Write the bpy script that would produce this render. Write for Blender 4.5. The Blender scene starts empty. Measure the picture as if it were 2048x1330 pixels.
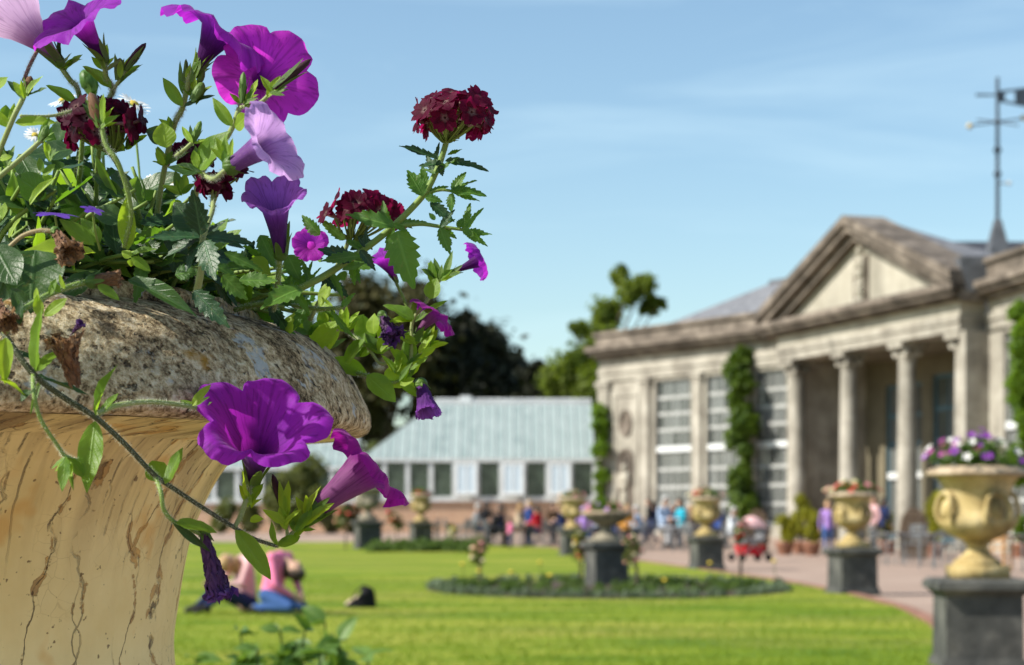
import bpy, math, random
from mathutils import Vector, Matrix, Quaternion, noise
import numpy as np

# ------------------------------------------------------------------ camera, sky, sun, exposure
scene = bpy.context.scene
COL = scene.collection
HC, FPX = 1.2, 4000.0            # camera height (m), focal length in photo pixels (2048 wide)

cam_data = bpy.data.cameras.new('camera')
cam = bpy.data.objects.new('camera', cam_data); COL.objects.link(cam)
cam.location = (0, 0, HC); cam.rotation_euler = (math.radians(90), 0, 0)
cam_data.sensor_width = 36.0; cam_data.lens = FPX / 2048 * 36.0
cam_data.shift_y = 370 / 2048
cam_data.clip_start = 0.05; cam_data.clip_end = 3000
cam_data.dof.use_dof = True; cam_data.dof.focus_distance = 1.33; cam_data.dof.aperture_fstop = 14.2
scene.camera = cam

SUN_EL = math.radians(41)
_h = Vector((-0.96, -0.28)).normalized()
SUN = Vector((_h.x * math.cos(SUN_EL), _h.y * math.cos(SUN_EL), math.sin(SUN_EL)))
world = bpy.data.worlds.new('World'); scene.world = world; world.use_nodes = True
sl = bpy.data.lights.new('sun', 'SUN'); sun = bpy.data.objects.new('sun', sl); COL.objects.link(sun)
sl.energy = 5.0; sl.angle = math.radians(0.53); sl.color = (1.0, 0.94, 0.84)
sun.rotation_euler = SUN.to_track_quat('Z', 'Y').to_euler()

nt = world.node_tree
bg = nt.nodes['Background']
sky = nt.nodes.new('ShaderNodeTexSky'); sky.sky_type = 'NISHITA'; sky.sun_disc = False
sky.sun_elevation = SUN_EL; sky.sun_rotation = math.atan2(SUN.x, SUN.y)
sky.air_density = 1.0; sky.dust_density = 0.9; sky.ozone_density = 1.2; sky.altitude = 50
tc = nt.nodes.new('ShaderNodeTexCoord')
mp = nt.nodes.new('ShaderNodeMapping'); mp.inputs['Scale'].default_value = (2.2, 2.2, 16); mp.inputs['Rotation'].default_value = (0, 0.03, 0.4)
nz = nt.nodes.new('ShaderNodeTexNoise'); nz.inputs['Scale'].default_value = 1.7; nz.inputs['Detail'].default_value = 7; nz.inputs['Roughness'].default_value = 0.55
nz.inputs['Distortion'].default_value = 0.6
rm = nt.nodes.new('ShaderNodeMapRange'); rm.inputs['From Min'].default_value = 0.5; rm.inputs['From Max'].default_value = 0.8; rm.inputs['To Max'].default_value = 0.30
mx = nt.nodes.new('ShaderNodeMix'); mx.data_type = 'RGBA'
mx.inputs['B'].default_value = (5.2, 6.2, 7.0, 1)
nt.links.new(tc.outputs['Generated'], mp.inputs['Vector']); nt.links.new(mp.outputs['Vector'], nz.inputs['Vector'])
nt.links.new(nz.outputs['Fac'], rm.inputs['Value']); nt.links.new(rm.outputs['Result'], mx.inputs['Factor'])
nt.links.new(sky.outputs['Color'], mx.inputs['A'])
tint = nt.nodes.new('ShaderNodeMix'); tint.data_type = 'RGBA'; tint.blend_type = 'MULTIPLY'; tint.inputs['Factor'].default_value = 1.0; tint.inputs['B'].default_value = (0.99, 1.09, 1.06, 1)   # camera white balance
nt.links.new(mx.outputs['Result'], tint.inputs['A']); nt.links.new(tint.outputs['Result'], bg.inputs['Color'])
bg.inputs['Strength'].default_value = 0.106

vs = scene.view_settings
vs.view_transform = 'Standard'; vs.look = 'None'; vs.gamma = 1.0; vs.use_curve_mapping = False; vs.exposure = 0.62
scene.cycles.max_bounces = 8; scene.cycles.transparent_max_bounces = 12

# ------------------------------------------------------------------ helpers
DEPTH = [lambda px: 0.0]
def P(px, py, Y):
    """photo pixel + distance -> point in the scene"""
    Y = Y + DEPTH[0](px)
    return Vector(((px - 1024) / FPX * Y, Y, HC + (1035 - py) / FPX * Y))

WM = {}                                     # world matrices of what is built
def adopt(o, parent, M):
    if parent is not None:
        o.parent = parent; o.matrix_parent_inverse = WM[parent.name].inverted()
    o.matrix_basis = M; WM[o.name] = M.copy()
    return o

def link(name, mesh, parent=None, M=None):
    o = bpy.data.objects.new(name, mesh); COL.objects.link(o)
    return adopt(o, parent, M if M is not None else Matrix.Identity(4))

def tag(o, label=None, cat=None, group=None, kind=None):
    if label: o['label'] = label
    if cat: o['category'] = cat
    if group: o['group'] = group
    if kind: o['kind'] = kind
    return o

def empty(name, loc, label, cat, group=None, rz=0.0):
    o = link(name, None, None, Matrix.Translation(Vector(loc)) @ Matrix.Rotation(rz, 4, 'Z'))
    o.empty_display_size = 0.1
    return tag(o, label, cat, group)

def copy_tree(o, M, parent=None):
    def rec(src, par, Mx):
        c = src.copy(); COL.objects.link(c)
        if par is None:
            c.matrix_basis = Mx; WM[c.name] = Mx.copy()
        else:
            c.parent = par
            WM[c.name] = WM[par.name] @ src.matrix_parent_inverse @ src.matrix_basis
        for ch in src.children: rec(ch, c, None)
        return c
    return rec(o, parent, M)

class MB:
    """mesh collector"""
    def __init__(s): s.v = []; s.f = []; s.uv = []; s.mi = []; s.cur = 0
    def face(s, idx, uv=None):
        s.f.append(tuple(idx)); s.uv.append(uv); s.mi.append(s.cur)
    def box(s, c, h, M=None):
        b = len(s.v)
        for dz in (-1, 1):
            for dy in (-1, 1):
                for dx in (-1, 1):
                    p = Vector((c[0] + dx*h[0], c[1] + dy*h[1], c[2] + dz*h[2]))
                    s.v.append(M @ p if M is not None else p)
        for q in ((0,2,3,1),(4,5,7,6),(0,1,5,4),(2,6,7,3),(0,4,6,2),(1,3,7,5)):
            s.face([b + i for i in q])
        return s
    def box2(s, lo, hi, M=None):
        return s.box([(a+b)/2 for a, b in zip(lo, hi)], [(b-a)/2 for a, b in zip(lo, hi)], M)
    def frustum(s, c, h0, h1, z0, z1, M=None):
        b = len(s.v)
        for (h, z) in ((h0, z0), (h1, z1)):
            for dx, dy in ((-1,-1),(1,-1),(1,1),(-1,1)):
                p = Vector((c[0] + dx*h[0], c[1] + dy*h[1], z)); s.v.append(M @ p if M is not None else p)
        for q in ((3,2,1,0),(4,5,6,7),(0,1,5,4),(1,2,6,5),(2,3,7,6),(3,0,4,7)): s.face([b+i for i in q])
        return s
    def grid(s, fn, nu, nv, close_u=False, flip=False):
        """fn(i/nu, j/nv) -> (point, uv)"""
        b = len(s.v); cu = nu if close_u else nu + 1; uvs = []
        for j in range(nv + 1):
            for i in range(cu):
                p, uv = fn(i/nu, j/nv); s.v.append(p); uvs.append(uv)
        for j in range(nv):
            for i in range(nu):
                a = i; c = (i+1) % cu
                q = [j*cu+a, j*cu+c, (j+1)*cu+c, (j+1)*cu+a]
                t = [uvs[k] for k in q]
                if close_u and c == 0:
                    t[1] = (1.0, t[1][1]); t[2] = (1.0, t[2][1])
                if flip: q.reverse(); t.reverse()
                s.face([b+k for k in q], t)
        return s
    def tube(s, pts, r0, r1=None, n=7, cap=True):
        r1 = r0 if r1 is None else r1
        pts = [Vector(p) for p in pts]; m = len(pts); b = len(s.v)
        up = Vector((0.3, 0.5, 0.81)).normalized()
        for k, p in enumerate(pts):
            t = (pts[min(k+1, m-1)] - pts[max(k-1, 0)]).normalized()
            x = t.cross(up)
            if x.length < 1e-3: x = t.cross(Vector((1, 0, 0)))
            x.normalize(); y = t.cross(x); up = -x.cross(t) if False else up
            r = r0 + (r1 - r0) * k / max(m-1, 1)
            for i in range(n):
                a = 2*math.pi*i/n; s.v.append(p + (x*math.cos(a) + y*math.sin(a)) * r)
        for k in range(m-1):
            for i in range(n):
                j = (i+1) % n
                s.face([b+k*n+i, b+k*n+j, b+(k+1)*n+j, b+(k+1)*n+i], [(i/n, k/m), ((i+1)/n, k/m), ((i+1)/n, (k+1)/m), (i/n, (k+1)/m)])
        if cap:
            s.face([b+i for i in range(n)][::-1]); s.face([b+(m-1)*n+i for i in range(n)])
        return s
    def lathe(s, prof, n=48, M=None, cap=False, rmod=None):
        L = [0.0]
        for (a, c) in zip(prof[:-1], prof[1:]): L.append(L[-1] + math.hypot(c[0]-a[0], c[1]-a[1]))
        b = len(s.v); m = len(prof)
        for k, (r, z) in enumerate(prof):
            for i in range(n):
                a = 2*math.pi*i/n; rr = r * (rmod(a, z) if rmod else 1)
                p = Vector((rr*math.cos(a), rr*math.sin(a), z)); s.v.append(M @ p if M is not None else p)
        for k in range(m-1):
            for i in range(n):
                j = (i+1) % n
                s.face([b+k*n+i, b+k*n+j, b+(k+1)*n+j, b+(k+1)*n+i], [(i/n, L[k]), ((i+1)/n, L[k]), ((i+1)/n, L[k+1]), (i/n, L[k+1])])
        if cap: s.face([b+i for i in range(n)][::-1]); s.face([b+(m-1)*n+i for i in range(n)])
        return s
    def ball(s, c, r, nu=10, nv=7, M=None):
        c = Vector(c); r = Vector((r, r, r)) if not hasattr(r, '__len__') else Vector(r)
        def fn(u, v):
            a = 2*math.pi*u; t = math.pi*(v*0.998+0.001)
            p = c + Vector((r.x*math.sin(t)*math.cos(a), r.y*math.sin(t)*math.sin(a), -r.z*math.cos(t)))
            return (M @ p if M is not None else p), (u, v)
        return s.grid(fn, nu, nv, close_u=True)
    def mesh(s, name, mats, smooth=False):
        me = bpy.data.meshes.new(name)
        me.from_pydata([tuple(p) for p in s.v], [], s.f)
        if any(u is not None for u in s.uv):
            l = me.uv_layers.new(name='UVMap'); flat = []
            for f, u in zip(s.f, s.uv): flat.extend(c for t in (u or [(0, 0)]*len(f)) for c in t)
            l.data.foreach_set('uv', flat)
        for m in (mats if isinstance(mats, (list, tuple)) else [mats]): me.materials.append(m)
        if any(s.mi): me.polygons.foreach_set('material_index', s.mi)
        if smooth: me.polygons.foreach_set('use_smooth', [True]*len(s.f))
        me.update(); return me
    def build(s, name, mats, parent=None, smooth=False, M=None):
        """vertices are in world space unless M is given"""
        return link(name, s.mesh(name, mats, smooth), parent, M)

def bez(pts, n=6):
    """smooth curve through points (Catmull-Rom)"""
    pts = [Vector(p) for p in pts]; out = []
    ext = [pts[0]*2 - pts[1]] + pts + [pts[-1]*2 - pts[-2]]
    for k in range(1, len(ext)-2):
        a, b, c, d = ext[k-1:k+3]
        for i in range(n):
            t = i/n
            out.append(0.5*((2*b) + (c-a)*t + (2*a-5*b+4*c-d)*t*t + (3*b-a-3*c+d)*t**3))
    out.append(pts[-1]); return out

# ------------------------------------------------------------------ materials
class NT:
    def __init__(s, name):
        s.m = bpy.data.materials.new(name); s.m.use_nodes = True; s.t = s.m.node_tree
        s.p = s.t.nodes['Principled BSDF']; s.out = s.t.nodes['Material Output']
    def n(s, typ, **kw):
        nd = s.t.nodes.new(typ)
        for k, v in kw.items():
            if k in nd.inputs: s.set(nd.inputs[k], v)
            else: setattr(nd, k, v)
        return nd
    def set(s, sock, v):
        if isinstance(v, bpy.types.NodeSocket): s.t.links.new(v, sock)
        elif hasattr(v, '__len__') and sock.type == 'RGBA' and len(v) == 3: sock.default_value = (*v, 1)
        else: sock.default_value = v
    def math(s, op, a, b=0.0, c=0.0, clamp=False):
        nd = s.t.nodes.new('ShaderNodeMath'); nd.operation = op; nd.use_clamp = clamp
        for i, v in enumerate((a, b, c)): s.set(nd.inputs[i], v)
        return nd.outputs[0]
    def coord(s, which='Object', scale=(1, 1, 1), rot=(0, 0, 0)):
        t = s.n('ShaderNodeTexCoord'); m = s.n('ShaderNodeMapping'); m.inputs['Scale'].default_value = scale; m.inputs['Rotation'].default_value = rot
        s.t.links.new(t.outputs[which], m.inputs['Vector']); return m.outputs['Vector']
    def noise(s, vec, scale=5, detail=4, rough=0.55, dist=0.0):
        nd = s.n('ShaderNodeTexNoise'); nd.inputs['Scale'].default_value = scale; nd.inputs['Detail'].default_value = detail
        nd.inputs['Roughness'].default_value = rough; nd.inputs['Distortion'].default_value = dist
        s.t.links.new(vec, nd.inputs['Vector']); return nd.outputs['Fac']
    def ramp(s, fac, stops):
        nd = s.n('ShaderNodeValToRGB'); e = nd.color_ramp.elements
        while len(e) < len(stops): e.new(0.5)
        for k, (p, c) in enumerate(stops): e[k].position = p; e[k].color = (*c, 1) if len(c) == 3 else c
        s.set(nd.inputs['Fac'], fac); return nd.outputs['Color']
    def maprange(s, v, a, b, c=0.0, d=1.0):
        nd = s.n('ShaderNodeMapRange'); s.set(nd.inputs['Value'], v)
        for k, x in zip(('From Min', 'From Max', 'To Min', 'To Max'), (a, b, c, d)): nd.inputs[k].default_value = x
        return nd.outputs['Result']
    def mix(s, fac, a, b, mode='MIX'):
        nd = s.n('ShaderNodeMix', data_type='RGBA', blend_type=mode)
        s.set(nd.inputs['Factor'], fac); s.set(nd.inputs['A'], a); s.set(nd.inputs['B'], b); return nd.outputs['Result']
    def bump(s, h, strength=0.3, dist=0.01):
        nd = s.n('ShaderNodeBump'); nd.inputs['Strength'].default_value = strength; nd.inputs['Distance'].default_value = dist
        s.set(nd.inputs['Height'], h); s.t.links.new(nd.outputs['Normal'], s.p.inputs['Normal']); return nd
    def base(s, c, rough=0.6, spec=0.4):
        s.set(s.p.inputs['Base Color'], c); s.set(s.p.inputs['Roughness'], rough); s.p.inputs['Specular IOR Level'].default_value = spec
        return s
    def translucent(s, col, fac):
        tr = s.n('ShaderNodeBsdfTranslucent'); s.set(tr.inputs['Color'], col)
        mx = s.n('ShaderNodeMixShader'); mx.inputs['Fac'].default_value = fac
        s.t.links.new(s.p.outputs['BSDF'], mx.inputs[1]); s.t.links.new(tr.outputs['BSDF'], mx.inputs[2])
        s.t.links.new(mx.outputs['Shader'], s.out.inputs['Surface'])

def plain(name, col, rough=0.6, var=0.25, scale=4.0, metallic=0.0, spec=0.4, obj_rand=0.0):
    t = NT(name); v = t.noise(t.coord('Object'), scale, 5)
    c = t.mix(t.maprange(v, 0.3, 0.7), [x*(1-var) for x in col], [min(1, x*(1+var)) for x in col])
    if obj_rand:
        r = t.n('ShaderNodeObjectInfo').outputs['Random']
        c = t.mix(1.0, c, t.ramp(r, [(0, (1-obj_rand,)*3), (1, (1+obj_rand,)*3)]), 'MULTIPLY')
    t.base(c, rough, spec); t.p.inputs['Metallic'].default_value = metallic
    return t.m

def stone_mat(name, lo, mid, hi, scale=2.0, dark=0.5, dscale=1.2, bump=0.3, zstreak=0.25):
    t = NT(name); c = t.coord('Object')
    a = t.noise(c, scale, 8, 0.65); base = t.ramp(a, [(0.3, lo), (0.5, mid), (0.68, hi)])
    st = t.noise(t.coord('Object', (1, 1, zstreak)), dscale, 6, 0.6)
    base = t.mix(t.maprange(st, 0.5, 0.72, 0, dark), base, [x*0.3 for x in lo])
    t.base(base, 0.85, 0.2); t.bump(t.noise(c, scale*8, 6, 0.7), bump, 0.02); return t.m

def leaf_mat(name, col, col2, trans, tfac=0.35, rough=0.45, vein=0.35, rnd=0.35, spec=0.4):
    t = NT(name); tcn = t.n('ShaderNodeTexCoord'); sep = t.n('ShaderNodeSeparateXYZ'); t.t.links.new(tcn.outputs['UV'], sep.inputs[0])
    u, v = sep.outputs[0], sep.outputs[1]
    av = t.math('ABSOLUTE', t.math('SUBTRACT', v, 0.5))
    lat = t.math('FRACT', t.math('MULTIPLY', t.math('SUBTRACT', u, t.math('MULTIPLY', av, 0.55)), 7.0))
    lat = t.math('ABSOLUTE', t.math('SUBTRACT', lat, 0.5))
    side = t.maprange(lat, 0.0, 0.10, 1, 0)
    mid = t.maprange(av, 0.012, 0.05, 1, 0)
    vv = t.math('MAXIMUM', t.math('MULTIPLY', side, 0.55), mid)
    nz_ = t.noise(t.coord('Object'), 6, 5)
    r = t.n('ShaderNodeObjectInfo').outputs['Random']
    fac = t.math('ADD', t.math('MULTIPLY', r, 0.75), t.math('MULTIPLY', t.math('SUBTRACT', nz_, 0.5), 0.8), clamp=True)
    c = t.mix(fac, col, col2)
    c = t.mix(t.math('MULTIPLY', vv, vein), c, [min(1, x*1.9+0.03) for x in col2])
    spot = t.math('MULTIPLY', t.maprange(t.noise(t.coord('Object'), 11, 4, 0.7), 0.62, 0.70), 0.55)
    c = t.mix(spot, c, (0.16, 0.13, 0.03))
    edge = t.maprange(av, 0.40, 0.5, 0, 0.30); c = t.mix(edge, c, [min(1, x*1.5+0.02) for x in col2])
    t.base(c, rough, spec)
    hh = t.math('ADD', t.math('MULTIPLY', vv, -1.0), t.math('MULTIPLY', t.noise(t.coord('Object'), 38, 3), 0.6))
    t.bump(hh, 0.35, 0.0012)
    t.translucent(t.mix(t.math('MULTIPLY', vv, 0.5), trans, [x*0.45 for x in trans]), tfac)
    return t.m

def petal_mat(name, throat, mid, edge, trans, tfac=0.45, vein_col=None, vein=0.6, rough=0.5):
    """UV: x around the flower, y from the foot of the tube (0) to the rim (1)"""
    t = NT(name); tcn = t.n('ShaderNodeTexCoord'); sep = t.n('ShaderNodeSeparateXYZ'); t.t.links.new(tcn.outputs['UV'], sep.inputs[0])
    u, v = sep.outputs[0], sep.outputs[1]
    cmb = t.n('ShaderNodeCombineXYZ'); t.set(cmb.inputs[0], t.math('MULTIPLY', u, 26.0)); t.set(cmb.inputs[1], t.math('MULTIPLY', v, 2.0))
    fine = t.noise(cmb.outputs[0], 2.4, 4, 0.6, 0.5)
    five = t.math('ABSOLUTE', t.math('SUBTRACT', t.math('FRACT', t.math('MULTIPLY', u, 5.0)), 0.5))
    main = t.math('MULTIPLY', t.maprange(five, 0.0, 0.045, 1, 0), 0.9)
    c = t.ramp(v, [(0.0, throat), (0.42, throat), (0.62, mid), (1.0, edge)])
    blot = t.noise(t.coord('Object'), 2.2, 4)
    c = t.mix(t.maprange(blot, 0.3, 0.75, 0, 0.45), c, [x*0.55 for x in mid])
    vn = t.math('MAXIMUM', t.maprange(fine, 0.52, 0.66), main)
    c = t.mix(t.math('MULTIPLY', vn, vein), c, vein_col or [x*0.35 for x in mid])
    lt = t.maprange(t.noise(cmb.outputs[0], 5.5, 3, 0.6, 0.3), 0.55, 0.7, 0, 0.22); c = t.mix(lt, c, [min(1, x*1.7+0.004) for x in edge])
    t.base(c, 0.62, 0.18); t.p.inputs['Sheen Weight'].default_value = 0.10
    t.bump(t.math('ADD', fine, t.math('MULTIPLY', main, -0.8)), 0.35, 0.001)
    tcol = t.mix(t.math('MULTIPLY', vn, vein), trans, [x*0.4 for x in trans])
    tcol = t.mix(t.maprange(v, 0.35, 0.66, 0.85, 0.0), tcol, [x*0.4 for x in throat])
    t.translucent(tcol, tfac)
    return t.m
# ================================================================== SETTING
rng = random.Random(7)
def sstep(x): x = max(0.0, min(1.0, x)); return x*x*(3-2*x)
def zg(Y): return 0.45 * sstep((Y - 66) / 27)

# ground / terrace / lawn materials
t = NT('terrace gravel'); c = t.coord('Object')
g = t.ramp(t.noise(c, 0.6, 8, 0.6), [(0.3, (0.24, 0.165, 0.125)), (0.7, (0.38, 0.28, 0.22))])
g = t.mix(t.maprange(t.noise(c, 60, 3), 0.3, 0.7, 0, 0.35), g, (0.40, 0.33, 0.29))
t.base(g, 0.95, 0.1); t.bump(t.noise(c, 90, 3), 0.4, 0.01); M_PATH = t.m
t = NT('far field'); c = t.coord('Object')
t.base(t.ramp(t.noise(c, 0.05, 6), [(0.3, (0.05, 0.08, 0.02)), (0.7, (0.10, 0.13, 0.035))]), 0.95, 0.1); M_FIELD = t.m
t = NT('mown lawn'); c = t.coord('Object')
big = t.noise(t.coord('Object', (0.30, 0.42, 1), (0, 0, 0.12)), 0.8, 4, 0.55)
st = t.noise(t.coord('Object', (0.16, 0.62, 1), (0, 0, 0.10)), 1.0, 4, 0.6)
med = t.noise(c, 1.6, 5, 0.6); fin = t.noise(t.coord('Object', (1, 0.5, 1)), 45, 4, 0.7)
g = t.ramp(st, [(0.40, (0.09, 0.16, 0.008)), (0.5, (0.185, 0.245, 0.012)), (0.585, (0.31, 0.32, 0.04))])
g = t.mix(t.maprange(big, 0.48, 0.66, 0, 0.65), g, (0.31, 0.28, 0.055))
g = t.mix(t.maprange(med, 0.4, 0.7, 0, 0.35), g, (0.10, 0.19, 0.008))
g = t.mix(t.maprange(fin, 0.35, 0.65, 0.28, 0), g, (0.05, 0.10, 0.006))
t.base(g, 0.9, 0.15); t.bump(fin, 0.6, 0.03); M_LAWN = t.m
M_SOIL = plain('garden soil', (0.055, 0.035, 0.022), 0.95, 0.5, 12)
M_EDGE = plain('red brick edging', (0.24, 0.12, 0.08), 0.9, 0.4, 6)

mb = MB()
rows = [-6, 4, 14, 30, 50, 60, 66] + [66 + 27*k/14 for k in range(1, 15)] + [100, 115, 135, 170, 240, 400, 900]
cols = [-700, -200, -80, -40, -20, -10, 0, 10, 20, 40, 80, 200, 700]
for Y in rows:
    for X in cols: mb.v.append(Vector((X, Y, zg(Y) if Y < 120 else 0.45)))
nC = len(cols)
for j in range(len(rows)-1):
    for i in range(nC-1):
        mb.cur = 1 if rows[j] >= 115 else 0
        mb.face([j*nC+i, j*nC+i+1, (j+1)*nC+i+1, (j+1)*nC+i])
tag(mb.build('ground', [M_PATH, M_FIELD]), kind='structure')

EDGE = [(6, 1.0), (12, 2.6), (16, 3.42), (19, 4.1), (22.3, 4.62), (26, 5.0), (30.6, 5.1), (34, 5.05), (38, 4.85), (46, 4.1), (56, 3.2), (66, 2.4), (73, 1.5), (77, -1.5), (79.5, -8)]
def edgeX(Y):
    for (a, xa), (b, xb) in zip(EDGE[:-1], EDGE[1:]):
        if Y <= b: return xa + (xb-xa)*max(0, (Y-a))/(b-a)
    return EDGE[-1][1]
mb = MB(); R = []; Y = 3.0
while Y < 79.4: R.append(Y); Y += 0.9
for Y in R:
    x1 = edgeX(Y)
    for k in range(7): mb.v.append(Vector((-60 + (x1+60)*k/6, Y, zg(Y) + 0.035)))
    mb.v.append(Vector((x1 + 0.03, Y, zg(Y) - 0.02)))
for j in range(len(R)-1):
    for i in range(7): mb.face([j*8+i, j*8+i+1, (j+1)*8+i+1, (j+1)*8+i])
tag(mb.build('lawn', M_LAWN), kind='structure')
# brick-red edging strip along the path side of the lawn
mb = MB(); n0 = 0
for Y in [y for y in R if 8 < y < 74]:
    x1 = edgeX(Y)
    mb.v += [Vector((x1+0.05, Y, zg(Y)-0.02)), Vector((x1+0.05, Y, zg(Y)+0.05)), Vector((x1+0.2, Y, zg(Y)+0.05)), Vector((x1+0.2, Y, zg(Y)-0.02))]; n0 += 1
for j in range(n0-1):
    for i in range(3): mb.face([j*4+i, j*4+i+1, (j+1)*4+i+1, (j+1)*4+i])
tag(mb.build('path_edging', M_EDGE), kind='structure')

# grass tufts: blades standing proud of the sheet, uncountable
mb = MB(); gr = random.Random(3)
for k in range(48000):
    Y = 15.2 + 24*gr.random()**1.6; X = gr.uniform(-0.45*Y-1, min(edgeX(Y), 0.3*Y))
    h = gr.uniform(0.015, 0.04); a = gr.uniform(0, 6.28); w = 0.012
    b = len(mb.v); z = zg(Y) + 0.03
    mb.v += [Vector((X-w*math.cos(a), Y-w*math.sin(a), z)), Vector((X+w*math.cos(a), Y+w*math.sin(a), z)), Vector((X+gr.uniform(-.02, .02), Y+gr.uniform(-.02, .02), z+h))]
    mb.face([b, b+1, b+2])
t = NT('grass blade'); t.base(t.ramp(t.noise(t.coord('Object'), 1.5, 4), [(0.3, (0.10, 0.17, 0.01)), (0.7, (0.19, 0.25, 0.02))]), 0.7, 0.2); t.translucent((0.3, 0.4, 0.02), 0.3)
tag(mb.build('grass', t.m), 'short mown grass blades of the sunlit lawn', 'grass', kind='stuff')

# ================================================================== ORANGERY
M_STONE = stone_mat('pale orangery stone', (0.20, 0.18, 0.15), (0.335, 0.31, 0.26), (0.45, 0.42, 0.36), 1.0, 0.65, 0.8)
M_STONE_TOP = stone_mat('lichened cornice stone', (0.07, 0.058, 0.048), (0.16, 0.132, 0.107), (0.29, 0.245, 0.20), 1.0, 0.7, 0.9, 0.4, 1.0)
M_RENDER = stone_mat('cream render', (0.30, 0.275, 0.22), (0.39, 0.36, 0.295), (0.45, 0.42, 0.35), 0.8, 0.45, 0.6, 0.1)
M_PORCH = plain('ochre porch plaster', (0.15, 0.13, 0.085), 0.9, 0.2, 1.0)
M_SLATE = stone_mat('grey slate', (0.10, 0.105, 0.12), (0.16, 0.165, 0.18), (0.22, 0.225, 0.24), 3, 0.2, 2, 0.3, 1)
M_LEAD = plain('dull lead', (0.10, 0.105, 0.115), 0.6, 0.3, 3)
M_WHITE = plain('weathered white paint', (0.62, 0.64, 0.64), 0.6, 0.12, 2)
M_CREAMW = plain('cream window paint', (0.36, 0.365, 0.35), 0.6, 0.15, 2)
M_DOORB = plain('blue grey door paint', (0.06, 0.13, 0.17), 0.5, 0.2, 2)
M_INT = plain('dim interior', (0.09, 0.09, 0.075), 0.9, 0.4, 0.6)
t = NT('old window glass'); c = t.coord('Object')
r = t.n('ShaderNodeObjectInfo').outputs['Random']
t.base(t.mix(r, (0.045, 0.05, 0.046), (0.15, 0.16, 0.155)), 0.12, 0.6); t.bump(t.noise(c, 1.2, 2), 0.15, 0.02); M_GLASS = t.m

class Frame:
    """local frame: a along the facade, b outward, z up"""
    def __init__(s, O, u):
        u = Vector((u[0], u[1], 0)).normalized(); s.u = u; s.n = Vector((u.y, -u.x, 0))
        if s.n.x > 0: s.n = -s.n
        s.M = Matrix(((u.x, s.n.x, 0, O[0]), (u.y, s.n.y, 0, O[1]), (0, 0, 1, 0), (0, 0, 0, 1)))
        s.O = Vector((O[0], O[1], 0))
    def a_of(s, px, b=0.0):
        k = (px-1024)/FPX; ox = s.O.x + s.n.x*b; oy = s.O.y + s.n.y*b
        return (oy*k - ox) / (s.u.x - k*s.u.y)

ORA = empty('orangery', (10.9, 84.5, 0.2), 'long pale stone orangery with columned portico, triangular pediment and tall windows', 'building')
F1 = Frame((4.18, 95.0), (0.545, -0.838))
F2 = Frame((10.72, 83.4), (0.304, -0.952))
pR = F2.M @ Vector((15.6, -1.0, 0))
F3 = Frame((pR.x, pR.y), (0.151, -0.989))

def part(name, fn, mat, parent=ORA, smooth=False):
    m = MB(); fn(m); return m.build(name, mat, parent, smooth)

BAR = {}
def window(F, a0, a1, z0, z1, ztr, rows_lo, rows_hi, ncol, b=0.0, mat=M_CREAMW, parent=ORA, glass=M_GLASS, fw=0.09):
    """framed window with transom and glazing bars; every pane is a piece of its own"""
    m = MB(); dep = 0.05
    m.box2((a0-fw, b-0.02, z0-fw), (a0+fw*.3, b+0.09, z1+fw), F.M); m.box2((a1-fw*.3, b-0.02, z0-fw), (a1+fw, b+0.09, z1+fw), F.M)
    m.box2((a0+fw*.3, b-0.02, z0-fw), (a1-fw*.3, b+0.088, z0+fw*.3), F.M); m.box2((a0+fw*.3, b-0.02, z1-fw*.3), (a1-fw*.3, b+0.088, z1+fw), F.M)
    w = m.build('window', mat, parent)
    tr = MB(); tr.box2((a0+fw*.3, b+0.0, ztr-0.13), (a1-fw*.3, b+0.14, ztr+0.13), F.M); tr.build('transom', M_WHITE, w)
    bars = MB(); panes = []
    for (lo, hi, nr) in ((z0+fw*.3, ztr-0.13, rows_lo), (ztr+0.13, z1-fw*.3, rows_hi)):
        for k in range(1, nr):
            z = lo + (hi-lo)*k/nr; bars.box2((a0+fw*.3, b+0.0, z-0.075), (a1-fw*.3, b+0.06, z+0.075), F.M)
        for k in range(nr):
            for c_ in range(ncol): panes.append((a0 + (a1-a0)*(c_+.5)/ncol, lo + (hi-lo)*(k+.5)/nr, (a1-a0)/ncol, (hi-lo)/nr))
    for k in range(1, ncol):
        a = a0 + (a1-a0)*k/ncol; bars.box2((a-0.022, b+0.002, z0+fw*.3), (a+0.022, b+0.055, z1-fw*.3), F.M)
    bars.build('glazing_bars', mat, w)
    for (a, z, pw, ph) in panes:
        key = (round(pw, 3), round(ph, 3))
        if key not in BAR:
            pm = MB(); pm.box((0, 0, 0), (pw*.5-0.005, 0.004, ph*.5-0.005)); BAR[key] = pm.mesh('pane', glass)
        link('pane', BAR[key], w, F.M @ Matrix.Translation((a, b+0.012, z)))
    return w

def wall_with_openings(m, F, a0, a1, z0, z1, b0, b1, ops):
    """ops: (oa0, oa1, oz0, oz1) sorted"""
    a = a0
    for (p, q, s0, s1) in ops:
        if p > a: m.box2((a, b0, z0), (p, b1, z1), F.M)
        m.box2((p, b0, z0), (q, b1, s0), F.M); m.box2((p, b0, s1), (q, b1, z1), F.M); a = q
    if a < a1: m.box2((a, b0, z0), (a1, b1, z1), F.M)

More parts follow.
